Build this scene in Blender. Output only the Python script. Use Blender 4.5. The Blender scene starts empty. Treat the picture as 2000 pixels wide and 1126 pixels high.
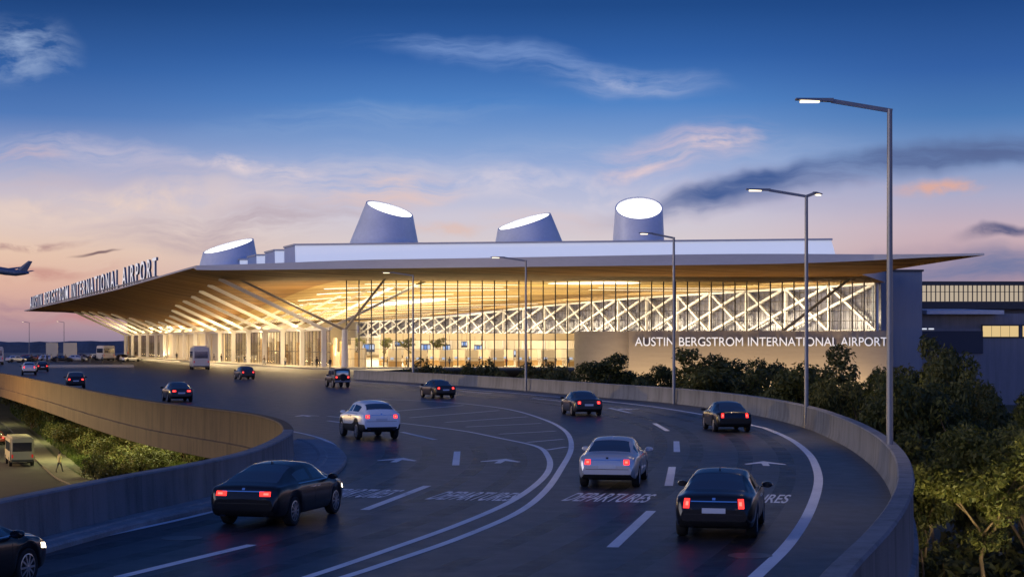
import bpy, bmesh, math, random
import numpy as np
from mathutils import Vector, Matrix
from mathutils.bvhtree import BVHTree
from mathutils.geometry import tessellate_polygon

random.seed(7)
rng = np.random.default_rng(11)
scene = bpy.context.scene
COL = scene.collection
R = math.radians

# ------------------------------------------------------------------ survey helpers
F, H, HY, CX = 3300.0, 4.4, 668.0, 1000.0      # focal length in photo pixels, eye height over the deck, horizon row


def G(px, py, z=0.0):
    """point of the level z seen at a photo pixel"""
    d = F * (H - z) / (py - HY)
    return Vector(((px - CX) * d / F, d, z))


def P(px, py, d):
    """point at distance d seen at a photo pixel"""
    return Vector(((px - CX) * d / F, d, H + (HY - py) * d / F))


def lerp(a, b, t):
    return a + (b - a) * t


def sstep(a, b, x):
    t = min(1.0, max(0.0, (x - a) / (b - a)))
    return t * t * (3 - 2 * t)


def pw(tab, x):
    if x <= tab[0][0]:
        return tab[0][1]
    for (x0, y0), (x1, y1) in zip(tab, tab[1:]):
        if x <= x1:
            return y0 + (y1 - y0) * (x - x0) / (x1 - x0)
    return tab[-1][1]


def smooth(pts, n=8):
    """Catmull-Rom through 2-D/3-D points"""
    p = [Vector(q) for q in pts]
    p = [p[0] * 2 - p[1]] + p + [p[-1] * 2 - p[-2]]
    out = []
    for i in range(1, len(p) - 2):
        a, b, c, d = p[i - 1], p[i], p[i + 1], p[i + 2]
        for k in range(n):
            t = k / n
            out.append(0.5 * ((2 * b) + (c - a) * t + (2 * a - 5 * b + 4 * c - d) * t * t + (3 * b - a - 3 * c + d) * t ** 3))
    out.append(p[-2])
    return out


def normals2(pts):
    """right-hand unit normals of a polyline in plan"""
    out = []
    for i in range(len(pts)):
        a, b = pts[max(0, i - 1)], pts[min(len(pts) - 1, i + 1)]
        d = Vector((b[0] - a[0], b[1] - a[1], 0)).normalized()
        out.append(Vector((d.y, -d.x, 0)))
    return out


# ------------------------------------------------------------------ object helpers
def tag(o, label=None, cat=None, group=None, kind=None):
    if label: o['label'] = label
    if cat: o['category'] = cat
    if group: o['group'] = group
    if kind: o['kind'] = kind
    return o


def empty(name, loc=(0, 0, 0), rz=0.0):
    o = bpy.data.objects.new(name, None)
    o.empty_display_size = 0.3
    o.location = loc
    o.rotation_euler = (0, 0, rz)
    COL.objects.link(o)
    return o


def children(o):
    return [c for c in bpy.data.objects if c.parent == o]


def copy_tree(o, parent=None):
    c = o.copy()
    COL.objects.link(c)
    c.parent = parent
    for ch in children(o):
        copy_tree(ch, c)
    return c


class MB:
    def __init__(self):
        self.v, self.f, self.m = [], [], []

    def add(self, verts, faces, m=0):
        k = len(self.v)
        self.v += [tuple(q) for q in verts]
        for f in faces:
            self.f.append([i + k for i in f])
            self.m.append(m)
        return self

    def box(self, c, s, rz=0.0, m=0, taper=1.0):
        c = Vector(c)
        ca, sa = math.cos(rz), math.sin(rz)
        vs = []
        for z in (-.5, .5):
            k = taper if z > 0 else 1.0
            for x, y in ((-.5, -.5), (.5, -.5), (.5, .5), (-.5, .5)):
                X, Y = x * s[0] * k, y * s[1] * k
                vs.append((c.x + X * ca - Y * sa, c.y + X * sa + Y * ca, c.z + z * s[2]))
        return self.add(vs, [(3, 2, 1, 0), (4, 5, 6, 7), (0, 1, 5, 4), (1, 2, 6, 5), (2, 3, 7, 6), (3, 0, 4, 7)], m)

    def bar(self, a, b, w, h, m=0, up=(0, 0, 1)):
        """rectangular member from a to b, w wide sideways, h deep in the 'up' direction"""
        a, b = Vector(a), Vector(b)
        d = (b - a).normalized()
        up = Vector(up)
        if abs(d.dot(up)) > .98:
            up = Vector((0, 1, 0))
        s = d.cross(up).normalized()
        t = s.cross(d).normalized()
        vs = []
        for p in (a, b):
            for x, y in ((-.5, -.5), (.5, -.5), (.5, .5), (-.5, .5)):
                vs.append(p + s * x * w + t * y * h)
        return self.add(vs, [(0, 1, 2, 3), (7, 6, 5, 4), (0, 4, 5, 1), (1, 5, 6, 2), (2, 6, 7, 3), (3, 7, 4, 0)], m)

    def tube(self, pts, radii, n=10, m=0, cap=True):
        pts = [Vector(p) for p in pts]
        if not hasattr(radii, '__len__'):
            radii = [radii] * len(pts)
        rings = []
        ref = None
        for i, p in enumerate(pts):
            d = (pts[min(i + 1, len(pts) - 1)] - pts[max(i - 1, 0)]).normalized()
            if ref is None:
                ref = Vector((1, 0, 0)) if abs(d.x) < .9 else Vector((0, 1, 0))
            s = (ref - d * ref.dot(d)).normalized()
            ref = s
            t = d.cross(s)
            rings.append([p + (s * math.cos(2 * math.pi * k / n) + t * math.sin(2 * math.pi * k / n)) * radii[i] for k in range(n)])
        vs = [q for r in rings for q in r]
        fs = []
        for i in range(len(pts) - 1):
            for k in range(n):
                a, b = i * n + k, i * n + (k + 1) % n
                fs.append((a, b, b + n, a + n))
        if cap:
            fs.append(tuple(reversed(range(n))))
            fs.append(tuple(range((len(pts) - 1) * n, len(pts) * n)))
        return self.add(vs, fs, m)

    def lathe(self, prof, n=24, axis='z', c=(0, 0, 0), m=0):
        """prof: (radius, along) rings; closed at both ends"""
        vs, fs = [], []
        for r, h in prof:
            for k in range(n):
                a = 2 * math.pi * k / n
                x, y = r * math.cos(a), r * math.sin(a)
                q = (x, y, h) if axis == 'z' else ((h, x, y) if axis == 'x' else (x, h, y))
                vs.append((q[0] + c[0], q[1] + c[1], q[2] + c[2]))
        for i in range(len(prof) - 1):
            for k in range(n):
                a, b = i * n + k, i * n + (k + 1) % n
                fs.append((a, b, b + n, a + n))
        fs.append(tuple(reversed(range(n))))
        fs.append(tuple(range((len(prof) - 1) * n, len(prof) * n)))
        return self.add(vs, fs, m)

    def sweep(self, pts, prof, m=0, cap=True, closed=True):
        """prof: (offset to the right, z) cross-section swept along a plan polyline"""
        nn = normals2(pts)
        k = len(prof)
        vs = []
        for p, q in zip(pts, nn):
            for o, z in prof:
                vs.append((p[0] + q.x * o, p[1] + q.y * o, z))
        fs = []
        for i in range(len(pts) - 1):
            for j in range(k if closed else k - 1):
                a, b = i * k + j, i * k + (j + 1) % k
                fs.append((a, a + k, b + k, b))
        if cap and closed:
            fs.append(tuple(range(k)))
            fs.append(tuple(reversed(range((len(pts) - 1) * k, len(pts) * k))))
        return self.add(vs, fs, m)

    def strip(self, pts, w, z):
        """flat band of width w along a plan polyline"""
        nn = normals2(pts)
        vs = []
        for p, q in zip(pts, nn):
            vs += [(p[0] - q.x * w / 2, p[1] - q.y * w / 2, z), (p[0] + q.x * w / 2, p[1] + q.y * w / 2, z)]
        return self.add(vs, [(2 * i, 2 * i + 1, 2 * i + 3, 2 * i + 2) for i in range(len(pts) - 1)])

    def poly(self, pts, z=None, m=0, flip=False):
        vs = [Vector((p[0], p[1], p[2] if z is None else z)) for p in pts]
        tr = tessellate_polygon([[Vector((p.x, p.y, 0)) for p in vs]])
        fs = []
        for a, b, c in tr:
            nz = (vs[b] - vs[a]).cross(vs[c] - vs[a]).z
            up = nz > 0
            fs.append((a, b, c) if up != flip else (a, c, b))
        return self.add(vs, fs, m)

    def build(self, name, mats, parent=None, base=None, smooth_=False, loc=None):
        me = bpy.data.meshes.new(name)
        v = self.v
        if base is not None:
            v = [(a - base[0], b - base[1], c - base[2]) for a, b, c in v]
        me.from_pydata(v, [], self.f)
        if not isinstance(mats, (list, tuple)):
            mats = [mats]
        for m in mats:
            me.materials.append(m)
        if len(mats) > 1:
            me.polygons.foreach_set('material_index', self.m)
        if smooth_:
            me.polygons.foreach_set('use_smooth', [True] * len(me.polygons))
            if smooth_ != 'all':
                me.set_sharp_from_angle(angle=R(35))
        me.update()
        o = bpy.data.objects.new(name, me)
        COL.objects.link(o)
        if parent is not None:
            o.parent = parent
        if loc is not None:
            o.location = loc
        return o


def text_mesh(name, s, size, depth, mat, xdir, updir, origin, align='LEFT', width=None, bold=0.0, parent=None, base=None, space=1.0):
    cu = bpy.data.curves.new(name, 'FONT')
    cu.body = s
    cu.size = size
    cu.extrude = depth / 2
    cu.offset = bold
    cu.align_x = align
    cu.space_character = space
    tmp = bpy.data.objects.new(name, cu)
    COL.objects.link(tmp)
    dg = bpy.context.evaluated_depsgraph_get()
    me = bpy.data.meshes.new_from_object(tmp.evaluated_get(dg))
    bpy.data.objects.remove(tmp)
    co = np.empty(len(me.vertices) * 3)
    me.vertices.foreach_get('co', co)
    co = co.reshape(-1, 3)
    if width:
        w = co[:, 0].max() - co[:, 0].min()
        if align == 'LEFT':
            co[:, 0] -= co[:, 0].min()
        co[:, 0] *= width / w
    x = Vector(xdir).normalized()
    y = Vector(updir).normalized()
    z = x.cross(y)
    b = Vector(base) if base is not None else Vector((0, 0, 0))
    M3 = np.array([x, y, z])
    co = co @ M3 + np.array(Vector(origin) - b)
    me.vertices.foreach_set('co', co.ravel())
    me.materials.clear()
    me.materials.append(mat)
    me.update()
    o = bpy.data.objects.new(name, me)
    COL.objects.link(o)
    if parent is not None:
        o.parent = parent
    return o


def split_letters(o, name):
    """every letter of a raised sign becomes a mesh of its own"""
    me = o.data
    adj = {}
    par = list(range(len(me.vertices)))

    def find(a):
        while par[a] != a:
            par[a] = par[par[a]]
            a = par[a]
        return a
    for e in me.edges:
        a, b = find(e.vertices[0]), find(e.vertices[1])
        if a != b:
            par[a] = b
    for p in me.polygons:
        adj.setdefault(find(p.vertices[0]), []).append(list(p.vertices))
    # front, back and sides of a glyph are separate shells in a converted font: join the shells that overlap along the line
    d = None
    spans = []
    co = [v.co for v in me.vertices]
    ax = (co[0] - co[-1])
    ax = Vector((ax.x, ax.y, 0)).normalized()
    for k, fs in adj.items():
        t = [co[i].dot(ax) for f in fs for i in f]
        spans.append([min(t), max(t), fs])
    spans.sort(key=lambda q: q[0])
    out = []
    for a, b, fs in spans:
        if out and a < out[-1][1] - .12:
            out[-1][1] = max(out[-1][1], b)
            out[-1][2] = out[-1][2] + fs
        else:
            out.append([a, b, fs])
    for a, b, fs in out:
        idx, nv, nf = {}, [], []
        for f in fs:
            g_ = []
            for i in f:
                if i not in idx:
                    idx[i] = len(nv)
                    nv.append(tuple(co[i]))
                g_.append(idx[i])
            nf.append(g_)
        mb = MB().add(nv, nf)
        side_ = Vector((ax.y, -ax.x, 0))
        for k_, f_ in enumerate(nf):
            a_, b_, c_ = (Vector(nv[i]) for i in f_[:3])
            nn_ = (b_ - a_).cross(c_ - a_)
            mb.m[k_] = 0 if nn_.length < 1e-9 or abs(nn_.normalized().dot(side_)) > .6 else 1
        mb.build(name, [me.materials[0], M_STEEL], o.parent)
    bpy.data.objects.remove(o)


# ------------------------------------------------------------------ materials
class NT:
    def __init__(self, tree):
        self.t = tree

    def n(self, typ, **kw):
        nd = self.t.nodes.new(typ)
        ins = kw.pop('ins', {})
        for k, v in kw.items():
            setattr(nd, k, v)
        for k, v in ins.items():
            if isinstance(v, bpy.types.NodeSocket):
                self.t.links.new(v, nd.inputs[k])
            else:
                nd.inputs[k].default_value = v
        return nd

    def math(self, op, a, b=0.0, c=None, clamp=False):
        ins = {0: a, 1: b}
        if c is not None:
            ins[2] = c
        return self.n('ShaderNodeMath', operation=op, use_clamp=clamp, ins=ins).outputs[0]

    def mix(self, fac, a, b, blend='MIX'):
        nd = self.n('ShaderNodeMix', data_type='RGBA', blend_type=blend)
        for k, v in ((0, fac), (6, a), (7, b)):
            if isinstance(v, bpy.types.NodeSocket):
                self.t.links.new(v, nd.inputs[k])
            else:
                nd.inputs[k].default_value = v
        return nd.outputs[2]

    def ramp(self, fac, stops, interp='LINEAR'):
        nd = self.n('ShaderNodeValToRGB')
        cr = nd.color_ramp
        cr.interpolation = interp
        while len(cr.elements) < len(stops):
            cr.elements.new(0.5)
        for e, (p, c) in zip(cr.elements, stops):
            e.position = p
            e.color = (*c, 1) if len(c) == 3 else c
        self.t.links.new(fac, nd.inputs[0])
        return nd.outputs[0]


def rgba(c):
    return (c[0], c[1], c[2], 1.0)


def new_mat(name):
    m = bpy.data.materials.new(name)
    m.use_nodes = True
    t = NT(m.node_tree)
    b = m.node_tree.nodes['Principled BSDF']
    return m, t, b


def MAT(name, col, rough=.6, metal=0.0, var=.0, vscale=1.0, col2=None, bump=0.0, bscale=30.0, emit=None, estr=0.0, coat=0.0, spec=.5, stretch=(1, 1, 1), rvar=0.0):
    m, t, b = new_mat(name)
    b.inputs['Base Color'].default_value = rgba(col)
    b.inputs['Roughness'].default_value = rough
    b.inputs['Metallic'].default_value = metal
    b.inputs['Specular IOR Level'].default_value = spec
    if coat:
        b.inputs['Coat Weight'].default_value = coat
        b.inputs['Coat Roughness'].default_value = .05
    if emit:
        b.inputs['Emission Color'].default_value = rgba(emit)
        b.inputs['Emission Strength'].default_value = estr
    if var or bump or rvar:
        tc = t.n('ShaderNodeTexCoord').outputs['Object']
        mp = t.n('ShaderNodeMapping', ins={0: tc, 3: stretch}).outputs[0]
        nz = t.n('ShaderNodeTexNoise', ins={'Vector': mp, 'Scale': vscale, 'Detail': 6.0, 'Roughness': .62}).outputs[0]
        nz2 = t.n('ShaderNodeTexNoise', ins={'Vector': mp, 'Scale': vscale * 9, 'Detail': 4.0}).outputs[0]
        mixn = t.math('MULTIPLY_ADD', nz2, .35, t.math('MULTIPLY', nz, .65))
        if var:
            c2 = col2 or tuple(max(0, c * (1 - var)) for c in col)
            c1 = col if col2 else tuple(min(1, c * (1 + var * .6)) for c in col)
            cc = t.ramp(mixn, [(.32, c2), (.68, c1)])
            m.node_tree.links.new(cc, b.inputs['Base Color'])
        if rvar:
            rr = t.n('ShaderNodeMapRange', ins={0: mixn, 1: .3, 2: .7, 3: rough - rvar, 4: rough + rvar}).outputs[0]
            m.node_tree.links.new(rr, b.inputs['Roughness'])
        if bump:
            bz = t.n('ShaderNodeTexNoise', ins={'Vector': tc, 'Scale': bscale, 'Detail': 5.0}).outputs[0]
            bp = t.n('ShaderNodeBump', ins={'Strength': bump, 'Distance': .02, 'Height': bz}).outputs[0]
            m.node_tree.links.new(bp, b.inputs['Normal'])
    return m


def EMIT(name, col, s):
    m = bpy.data.materials.new(name)
    m.use_nodes = True
    nt = m.node_tree
    nt.nodes.clear()
    e = nt.nodes.new('ShaderNodeEmission')
    e.inputs[0].default_value = rgba(col)
    e.inputs[1].default_value = s
    o = nt.nodes.new('ShaderNodeOutputMaterial')
    nt.links.new(e.outputs[0], o.inputs[0])
    return m


def GLASS(name, tint=(.9, .93, .95), refl=1.0, ior=1.5):
    """architectural pane: clear with a fresnel reflection, no refraction"""
    m = bpy.data.materials.new(name)
    m.use_nodes = True
    nt = m.node_tree
    nt.nodes.clear()
    t = NT(nt)
    tr = t.n('ShaderNodeBsdfTransparent', ins={0: rgba(tint)}).outputs[0]
    gl = t.n('ShaderNodeBsdfGlossy', ins={0: (1, 1, 1, 1), 'Roughness': .03}).outputs[0]
    fr = t.n('ShaderNodeFresnel', ins={0: ior}).outputs[0]
    fr = t.math('MULTIPLY', fr, refl, clamp=True)
    mx = t.n('ShaderNodeMixShader', ins={0: fr, 1: tr, 2: gl}).outputs[0]
    o = t.n('ShaderNodeOutputMaterial', ins={0: mx})
    return m


U = Vector((-.346, .938, 0)).normalized()        # direction of the kerbside front
IN = Vector((.938, .346, 0)).normalized()        # from the kerb into the hall


def road_mat():
    m, t, b = new_mat('asphalt')
    tc = t.n('ShaderNodeTexCoord').outputs['Object']
    n1 = t.n('ShaderNodeTexNoise', ins={'Vector': tc, 'Scale': .09, 'Detail': 5.0, 'Roughness': .6}).outputs[0]
    n2 = t.n('ShaderNodeTexNoise', ins={'Vector': tc, 'Scale': 1.3, 'Detail': 6.0, 'Roughness': .65}).outputs[0]
    n3 = t.n('ShaderNodeTexNoise', ins={'Vector': tc, 'Scale': 38.0, 'Detail': 3.0}).outputs[0]
    c = t.ramp(t.math('MULTIPLY_ADD', n2, .5, t.math('MULTIPLY', n1, .5)), [(.3, (.012, .016, .026)), (.5, (.017, .022, .034)), (.72, (.026, .031, .045))])
    c = t.mix(.35, c, t.ramp(n3, [(.35, (.010, .011, .014)), (.7, (.046, .048, .056))]))
    # resurfaced patches, fine cracks and oil spots
    vd = t.n('ShaderNodeTexVoronoi', feature='DISTANCE_TO_EDGE', ins={'Vector': t.n('ShaderNodeVectorMath', operation='ADD', ins={0: tc, 1: t.n('ShaderNodeTexNoise', ins={'Vector': tc, 'Scale': .9, 'Detail': 4.0}).outputs['Color']}).outputs[0], 'Scale': .16}).outputs['Distance']
    ck = t.math('LESS_THAN', vd, .0016)
    c = t.mix(t.math('MULTIPLY', ck, .55), c, (.006, .006, .008, 1))
    pv_ = t.n('ShaderNodeTexVoronoi', distance='CHEBYCHEV', ins={'Vector': t.n('ShaderNodeMapping', ins={0: tc, 2: (0, 0, .3), 3: (1, .35, 1)}).outputs[0], 'Scale': .13}).outputs['Color']
    pk = t.math('MULTIPLY_ADD', t.n('ShaderNodeSeparateColor', ins={0: pv_}).outputs[0], .5, .78)
    c = t.mix(1.0, c, t.n('ShaderNodeCombineXYZ', ins={0: pk, 1: pk, 2: pk}).outputs[0], 'MULTIPLY')
    ol = t.n('ShaderNodeTexNoise', ins={'Vector': t.n('ShaderNodeMapping', ins={0: tc, 2: (0, 0, .25), 3: (1, .22, 1)}).outputs[0], 'Scale': .75, 'Detail': 3.0}).outputs[0]
    of = t.n('ShaderNodeMapRange', ins={0: ol, 1: .58, 2: .72, 3: 0.0, 4: .5}).outputs[0]
    c = t.mix(of, c, (.008, .008, .010, 1))
    m.node_tree.links.new(c, b.inputs['Base Color'])
    rr = t.n('ShaderNodeMapRange', ins={0: n2, 1: .3, 2: .7, 3: .40, 4: .50}).outputs[0]
    m.node_tree.links.new(rr, b.inputs['Roughness'])
    bp = t.n('ShaderNodeBump', ins={'Strength': .25, 'Distance': .01, 'Height': n3}).outputs[0]
    m.node_tree.links.new(bp, b.inputs['Normal'])
    b.inputs['Specular IOR Level'].default_value = .5
    return m


def concrete_mat(name, base, joint=3.0, dark=.42):
    """cast concrete with stains running down and joints every few metres"""
    m, t, b = new_mat(name)
    tc = t.n('ShaderNodeTexCoord').outputs['Object']
    mp = t.n('ShaderNodeMapping', ins={0: tc, 3: (1, 1, .12)}).outputs[0]
    n1 = t.n('ShaderNodeTexNoise', ins={'Vector': mp, 'Scale': 1.7, 'Detail': 6.0, 'Roughness': .65}).outputs[0]
    n2 = t.n('ShaderNodeTexNoise', ins={'Vector': tc, 'Scale': .5, 'Detail': 5.0}).outputs[0]
    n3 = t.n('ShaderNodeTexNoise', ins={'Vector': tc, 'Scale': 25.0, 'Detail': 3.0}).outputs[0]
    f = t.math('ADD', t.math('MULTIPLY', n1, .55), t.math('MULTIPLY_ADD', n3, .15, t.math('MULTIPLY', n2, .3)))
    c = t.ramp(f, [(.32, tuple(x * dark for x in base)), (.52, base), (.72, tuple(min(1, x * 1.2) for x in base))])
    uv = t.n('ShaderNodeSeparateXYZ', ins={0: tc}).outputs
    y = t.math('ADD', uv[1], t.math('MULTIPLY', uv[0], .37))
    fr = t.math('FRACT', t.math('DIVIDE', y, joint))
    j = t.math('LESS_THAN', fr, .012)
    c = t.mix(t.math('MULTIPLY', j, .45), c, rgba(tuple(x * .3 for x in base)))
    m.node_tree.links.new(c, b.inputs['Base Color'])
    b.inputs['Roughness'].default_value = .8
    bp = t.n('ShaderNodeBump', ins={'Strength': .3, 'Distance': .02, 'Height': n3}).outputs[0]
    m.node_tree.links.new(bp, b.inputs['Normal'])
    return m


def wood_mat(name='timber_ceiling', k_=1.0, sat=1.0):
    """slatted timber soffit: narrow boards running from the kerb into the hall"""
    m, t, b = new_mat(name)
    tc = t.n('ShaderNodeTexCoord').outputs['Object']
    s = t.n('ShaderNodeVectorMath', operation='DOT_PRODUCT', ins={0: tc, 1: tuple(U)}).outputs['Value']
    q = t.n('ShaderNodeVectorMath', operation='DOT_PRODUCT', ins={0: tc, 1: tuple(IN)}).outputs['Value']
    k = t.math('DIVIDE', s, 1.3)
    cell = t.math('FLOOR', k)
    wn = t.n('ShaderNodeTexWhiteNoise', noise_dimensions='1D', ins={'W': cell}).outputs[0]
    vec = t.n('ShaderNodeCombineXYZ', ins={0: t.math('MULTIPLY', s, 1.4), 1: t.math('MULTIPLY', q, .06), 2: cell}).outputs[0]
    gr = t.n('ShaderNodeTexNoise', ins={'Vector': vec, 'Scale': 1.5, 'Detail': 5.0}).outputs[0]
    f = t.math('MULTIPLY_ADD', wn, .5, t.math('MULTIPLY', gr, .5))
    c = t.ramp(f, [(.2, (.17 * k_, .082 * k_ * sat ** .5, .022 * k_ * sat)), (.5, (.29 * k_, .15 * k_ * sat ** .5, .045 * k_ * sat)), (.8, (.40 * k_, .22 * k_ * sat ** .5, .08 * k_ * sat))])
    gap = t.math('LESS_THAN', t.math('FRACT', k), .14)
    c = t.mix(t.math('MULTIPLY', gap, .75), c, (.07, .035, .012, 1))
    m.node_tree.links.new(c, b.inputs['Base Color'])
    b.inputs['Roughness'].default_value = .5
    return m


def leaf_mat(name, a, bcol, trans=.38):
    m = bpy.data.materials.new(name)
    m.use_nodes = True
    nt = m.node_tree
    nt.nodes.clear()
    t = NT(nt)
    gi = t.n('ShaderNodeNewGeometry')
    rnd = gi.outputs['Random Per Island']
    oi = t.n('ShaderNodeObjectInfo').outputs['Random']
    f = t.math('FRACT', t.math('MULTIPLY_ADD', oi, .4, t.math('MULTIPLY', rnd, .8)))
    c = t.ramp(f, [(0, a), (.6, tuple((x + y) / 2 for x, y in zip(a, bcol))), (1, bcol)])
    d = t.n('ShaderNodeBsdfPrincipled', ins={'Base Color': c, 'Roughness': .55, 'Specular IOR Level': .3}).outputs[0]
    tl = t.n('ShaderNodeBsdfTranslucent', ins={0: c}).outputs[0]
    mx = t.n('ShaderNodeMixShader', ins={0: trans, 1: d, 2: tl}).outputs[0]
    t.n('ShaderNodeOutputMaterial', ins={0: mx})
    return m


def paint_mark_mat():
    m, t, b = new_mat('road_paint')
    tc = t.n('ShaderNodeTexCoord').outputs['Object']
    n = t.n('ShaderNodeTexNoise', ins={'Vector': tc, 'Scale': 7.0, 'Detail': 6.0, 'Roughness': .7}).outputs[0]
    n2 = t.n('ShaderNodeTexNoise', ins={'Vector': tc, 'Scale': .6, 'Detail': 3.0}).outputs[0]
    f = t.math('MULTIPLY_ADD', n2, .5, t.math('MULTIPLY', n, .5))
    c = t.ramp(f, [(.30, (.20, .20, .21)), (.40, (.66, .66, .67)), (.7, (.84, .84, .84))])
    m.node_tree.links.new(c, b.inputs['Base Color'])
    b.inputs['Roughness'].default_value = .6
    return m


M_ROAD = road_mat()
M_MARK = paint_mark_mat()
M_CONC = concrete_mat('parapet_concrete', (.205, .205, .21))
M_CONC2 = concrete_mat('weathered_concrete', (.115, .07, .032), 9.0, .35)
M_KERB = MAT('kerb_concrete', (.30, .30, .30), .8, var=.35, vscale=1.2, bump=.3)
M_PAVE = MAT('pale_paving', (.42, .38, .32), .7, var=.25, vscale=.8)
M_GROUND = MAT('dry_ground', (.10, .085, .055), .95, var=.5, vscale=.15, col2=(.045, .055, .025))
M_LROAD = MAT('old_asphalt', (.026, .022, .017), .85, var=.35, vscale=.5)
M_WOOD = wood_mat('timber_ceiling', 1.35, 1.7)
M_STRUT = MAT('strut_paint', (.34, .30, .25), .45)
M_WOOD_SHADE = wood_mat('shaded_timber_soffit', .85, 1.0)  # ceiling timber again, darkened in its colour for the shade under the canopy
for m_ in (M_WOOD, M_WOOD_SHADE):
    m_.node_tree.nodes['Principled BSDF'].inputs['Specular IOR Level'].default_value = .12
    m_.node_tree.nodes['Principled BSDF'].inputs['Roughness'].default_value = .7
M_WHITE = MAT('white_steel', (.78, .76, .72), .4, var=.06, vscale=.6)
M_FASCIA = MAT('fascia_metal', (.42, .43, .47), .38, metal=.3, var=.12, vscale=.12, stretch=(1, 1, 6))
M_ROOFTOP = MAT('roof_membrane', (.45, .46, .48), .7, var=.2, vscale=.2)
M_CONE = MAT('light_cone_shell', (.80, .80, .82), .35, var=.12, vscale=.25)
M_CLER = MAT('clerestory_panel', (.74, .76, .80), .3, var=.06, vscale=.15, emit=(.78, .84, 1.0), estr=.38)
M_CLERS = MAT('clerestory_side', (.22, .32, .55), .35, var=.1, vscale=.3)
M_MULL = MAT('dark_bronze', (.07, .06, .055), .4, metal=.4)
M_STEEL = MAT('lamp_post_steel', (.22, .22, .235), .45, metal=.5, var=.12, vscale=1.5)
M_DARK = MAT('black_trim', (.012, .012, .013), .55)
M_GLASS = GLASS('facade_glass', (.9, .92, .93), .75, 1.4)
M_GLASS2 = GLASS('kerb_glass', (.92, .92, .9), .3, 1.35)
M_SLATE = MAT('slate_panel', (.115, .118, .165), .25, var=.45, vscale=.35, stretch=(1, 1, 3))
M_STONE = MAT('limestone', (.42, .36, .27), .75, var=.12, vscale=.5, bump=.2, bscale=6, stretch=(.3, 1, 3))
M_CREAM = MAT('cream_wall', (.62, .54, .40), .6, var=.08, vscale=.3)
M_LETTER = MAT('lit_letters', (.85, .86, .9), .4, emit=(.85, .9, 1.0), estr=.45)
M_LETTER2 = MAT('roof_letters', (.8, .8, .82), .35, emit=(1.0, .98, .96), estr=.42)
M_BLUEG = MAT('blue_grey_cladding', (.23, .26, .31), .5, var=.12, vscale=.4, stretch=(1, 1, .1))
M_GREYC = MAT('ribbed_grey_cladding', (.22, .22, .24), .6, var=.22, vscale=1.5, stretch=(1, 1, .05))
M_BLK = MAT('black_cladding', (.03, .03, .035), .4)
M_LENS = EMIT('skylight_glow', (1.0, .98, .94), 2.6)
M_STRIP = EMIT('ceiling_strip', (1.0, .86, .6), 5.0)
M_OVAL = EMIT('oval_ceiling_light', (1.0, .88, .62), 3.2)
M_LITWIN = EMIT('lit_window', (1.0, .72, .34), .75)
M_LITWIN2 = EMIT('lit_concourse', (1.0, .82, .62), .5)
M_LAMP = EMIT('street_lamp_led', (1.0, .80, .50), 2.6)
M_LEAF = leaf_mat('oak_leaves', (.04, .055, .016), (.13, .125, .034))
M_LEAF2 = leaf_mat('young_leaves', (.06, .075, .016), (.15, .145, .035))
M_SHRUB = leaf_mat('shrub_leaves', (.05, .065, .018), (.15, .135, .05))
M_BARK = MAT('bark', (.14, .095, .055), .9, var=.5, vscale=6, stretch=(1, 1, .25), bump=.5, bscale=18)
M_GRASS = leaf_mat('grass_blades', (.035, .06, .012), (.09, .11, .025))
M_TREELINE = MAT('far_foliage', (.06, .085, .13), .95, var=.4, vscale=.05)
# ------------------------------------------------------------------ camera
cam = bpy.data.cameras.new('camera')
cam.lens = 36.0 * F / 2000.0
cam.sensor_width = 36.0
cam.shift_y = (HY - 563.0) / 2000.0
cam.clip_start, cam.clip_end = .5, 20000
co = bpy.data.objects.new('camera', cam)
co.location = (0, 0, H)
co.rotation_euler = (R(90), 0, 0)
COL.objects.link(co)
scene.camera = co

# ------------------------------------------------------------------ dusk sky
w = bpy.data.worlds.new('World')
scene.world = w
w.use_nodes = True
w.node_tree.nodes.clear()
t = NT(w.node_tree)


def S(r, g, b):
    """sRGB 0-255 to linear"""
    f = lambda c: (c / 255 / 12.92) if c / 255 <= .04045 else ((c / 255 + .055) / 1.055) ** 2.4
    return (f(r), f(g), f(b))


gen = t.n('ShaderNodeTexCoord').outputs['Generated']
sep = t.n('ShaderNodeSeparateXYZ', ins={0: gen}).outputs
ay = t.math('MAXIMUM', t.math('ABSOLUTE', sep[1]), .02)
az = t.math('MULTIPLY', t.math('DIVIDE', sep[0], ay), 3.3)     # bearing
el = t.math('MULTIPLY', t.math('DIVIDE', sep[2], ay), 3.3)     # elevation
sq = t.math('SQRT', t.math('MAXIMUM', sep[2], 0.0))


def pos(y):
    z = (668 - y) / 3300
    return math.sqrt(z / math.sqrt(1 + z * z))


mid = t.ramp(sq, [(0, S(150, 140, 165)), (pos(640), S(172, 158, 178)), (pos(560), S(200, 182, 186)), (pos(480), S(216, 204, 206)),
                  (pos(420), S(204, 200, 216)), (pos(350), S(164, 178, 216)), (pos(280), S(126, 158, 208)), (pos(200), S(80, 130, 196)),
                  (pos(110), S(50, 98, 168)), (pos(10), S(32, 74, 136)), (.56, S(32, 66, 128)), (1, S(44, 66, 122))])
warm = t.ramp(sq, [(0, S(128, 122, 145)), (pos(650), S(162, 136, 152)), (pos(610), S(200, 158, 154)), (pos(560), S(222, 178, 160)),
                   (pos(500), S(230, 196, 174)), (pos(440), S(226, 204, 194)), (pos(380), S(196, 188, 204)), (pos(320), S(150, 164, 204)),
                   (pos(240), S(82, 122, 184)), (pos(150), S(54, 98, 164)), (pos(20), S(30, 68, 126)), (1, S(44, 66, 122))])
wl = t.n('ShaderNodeMapRange', interpolation_type='SMOOTHSTEP', ins={0: az, 1: -.1, 2: -1.0, 3: 0.0, 4: 1.0}).outputs[0]
sky = t.mix(wl, mid, warm)
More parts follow.
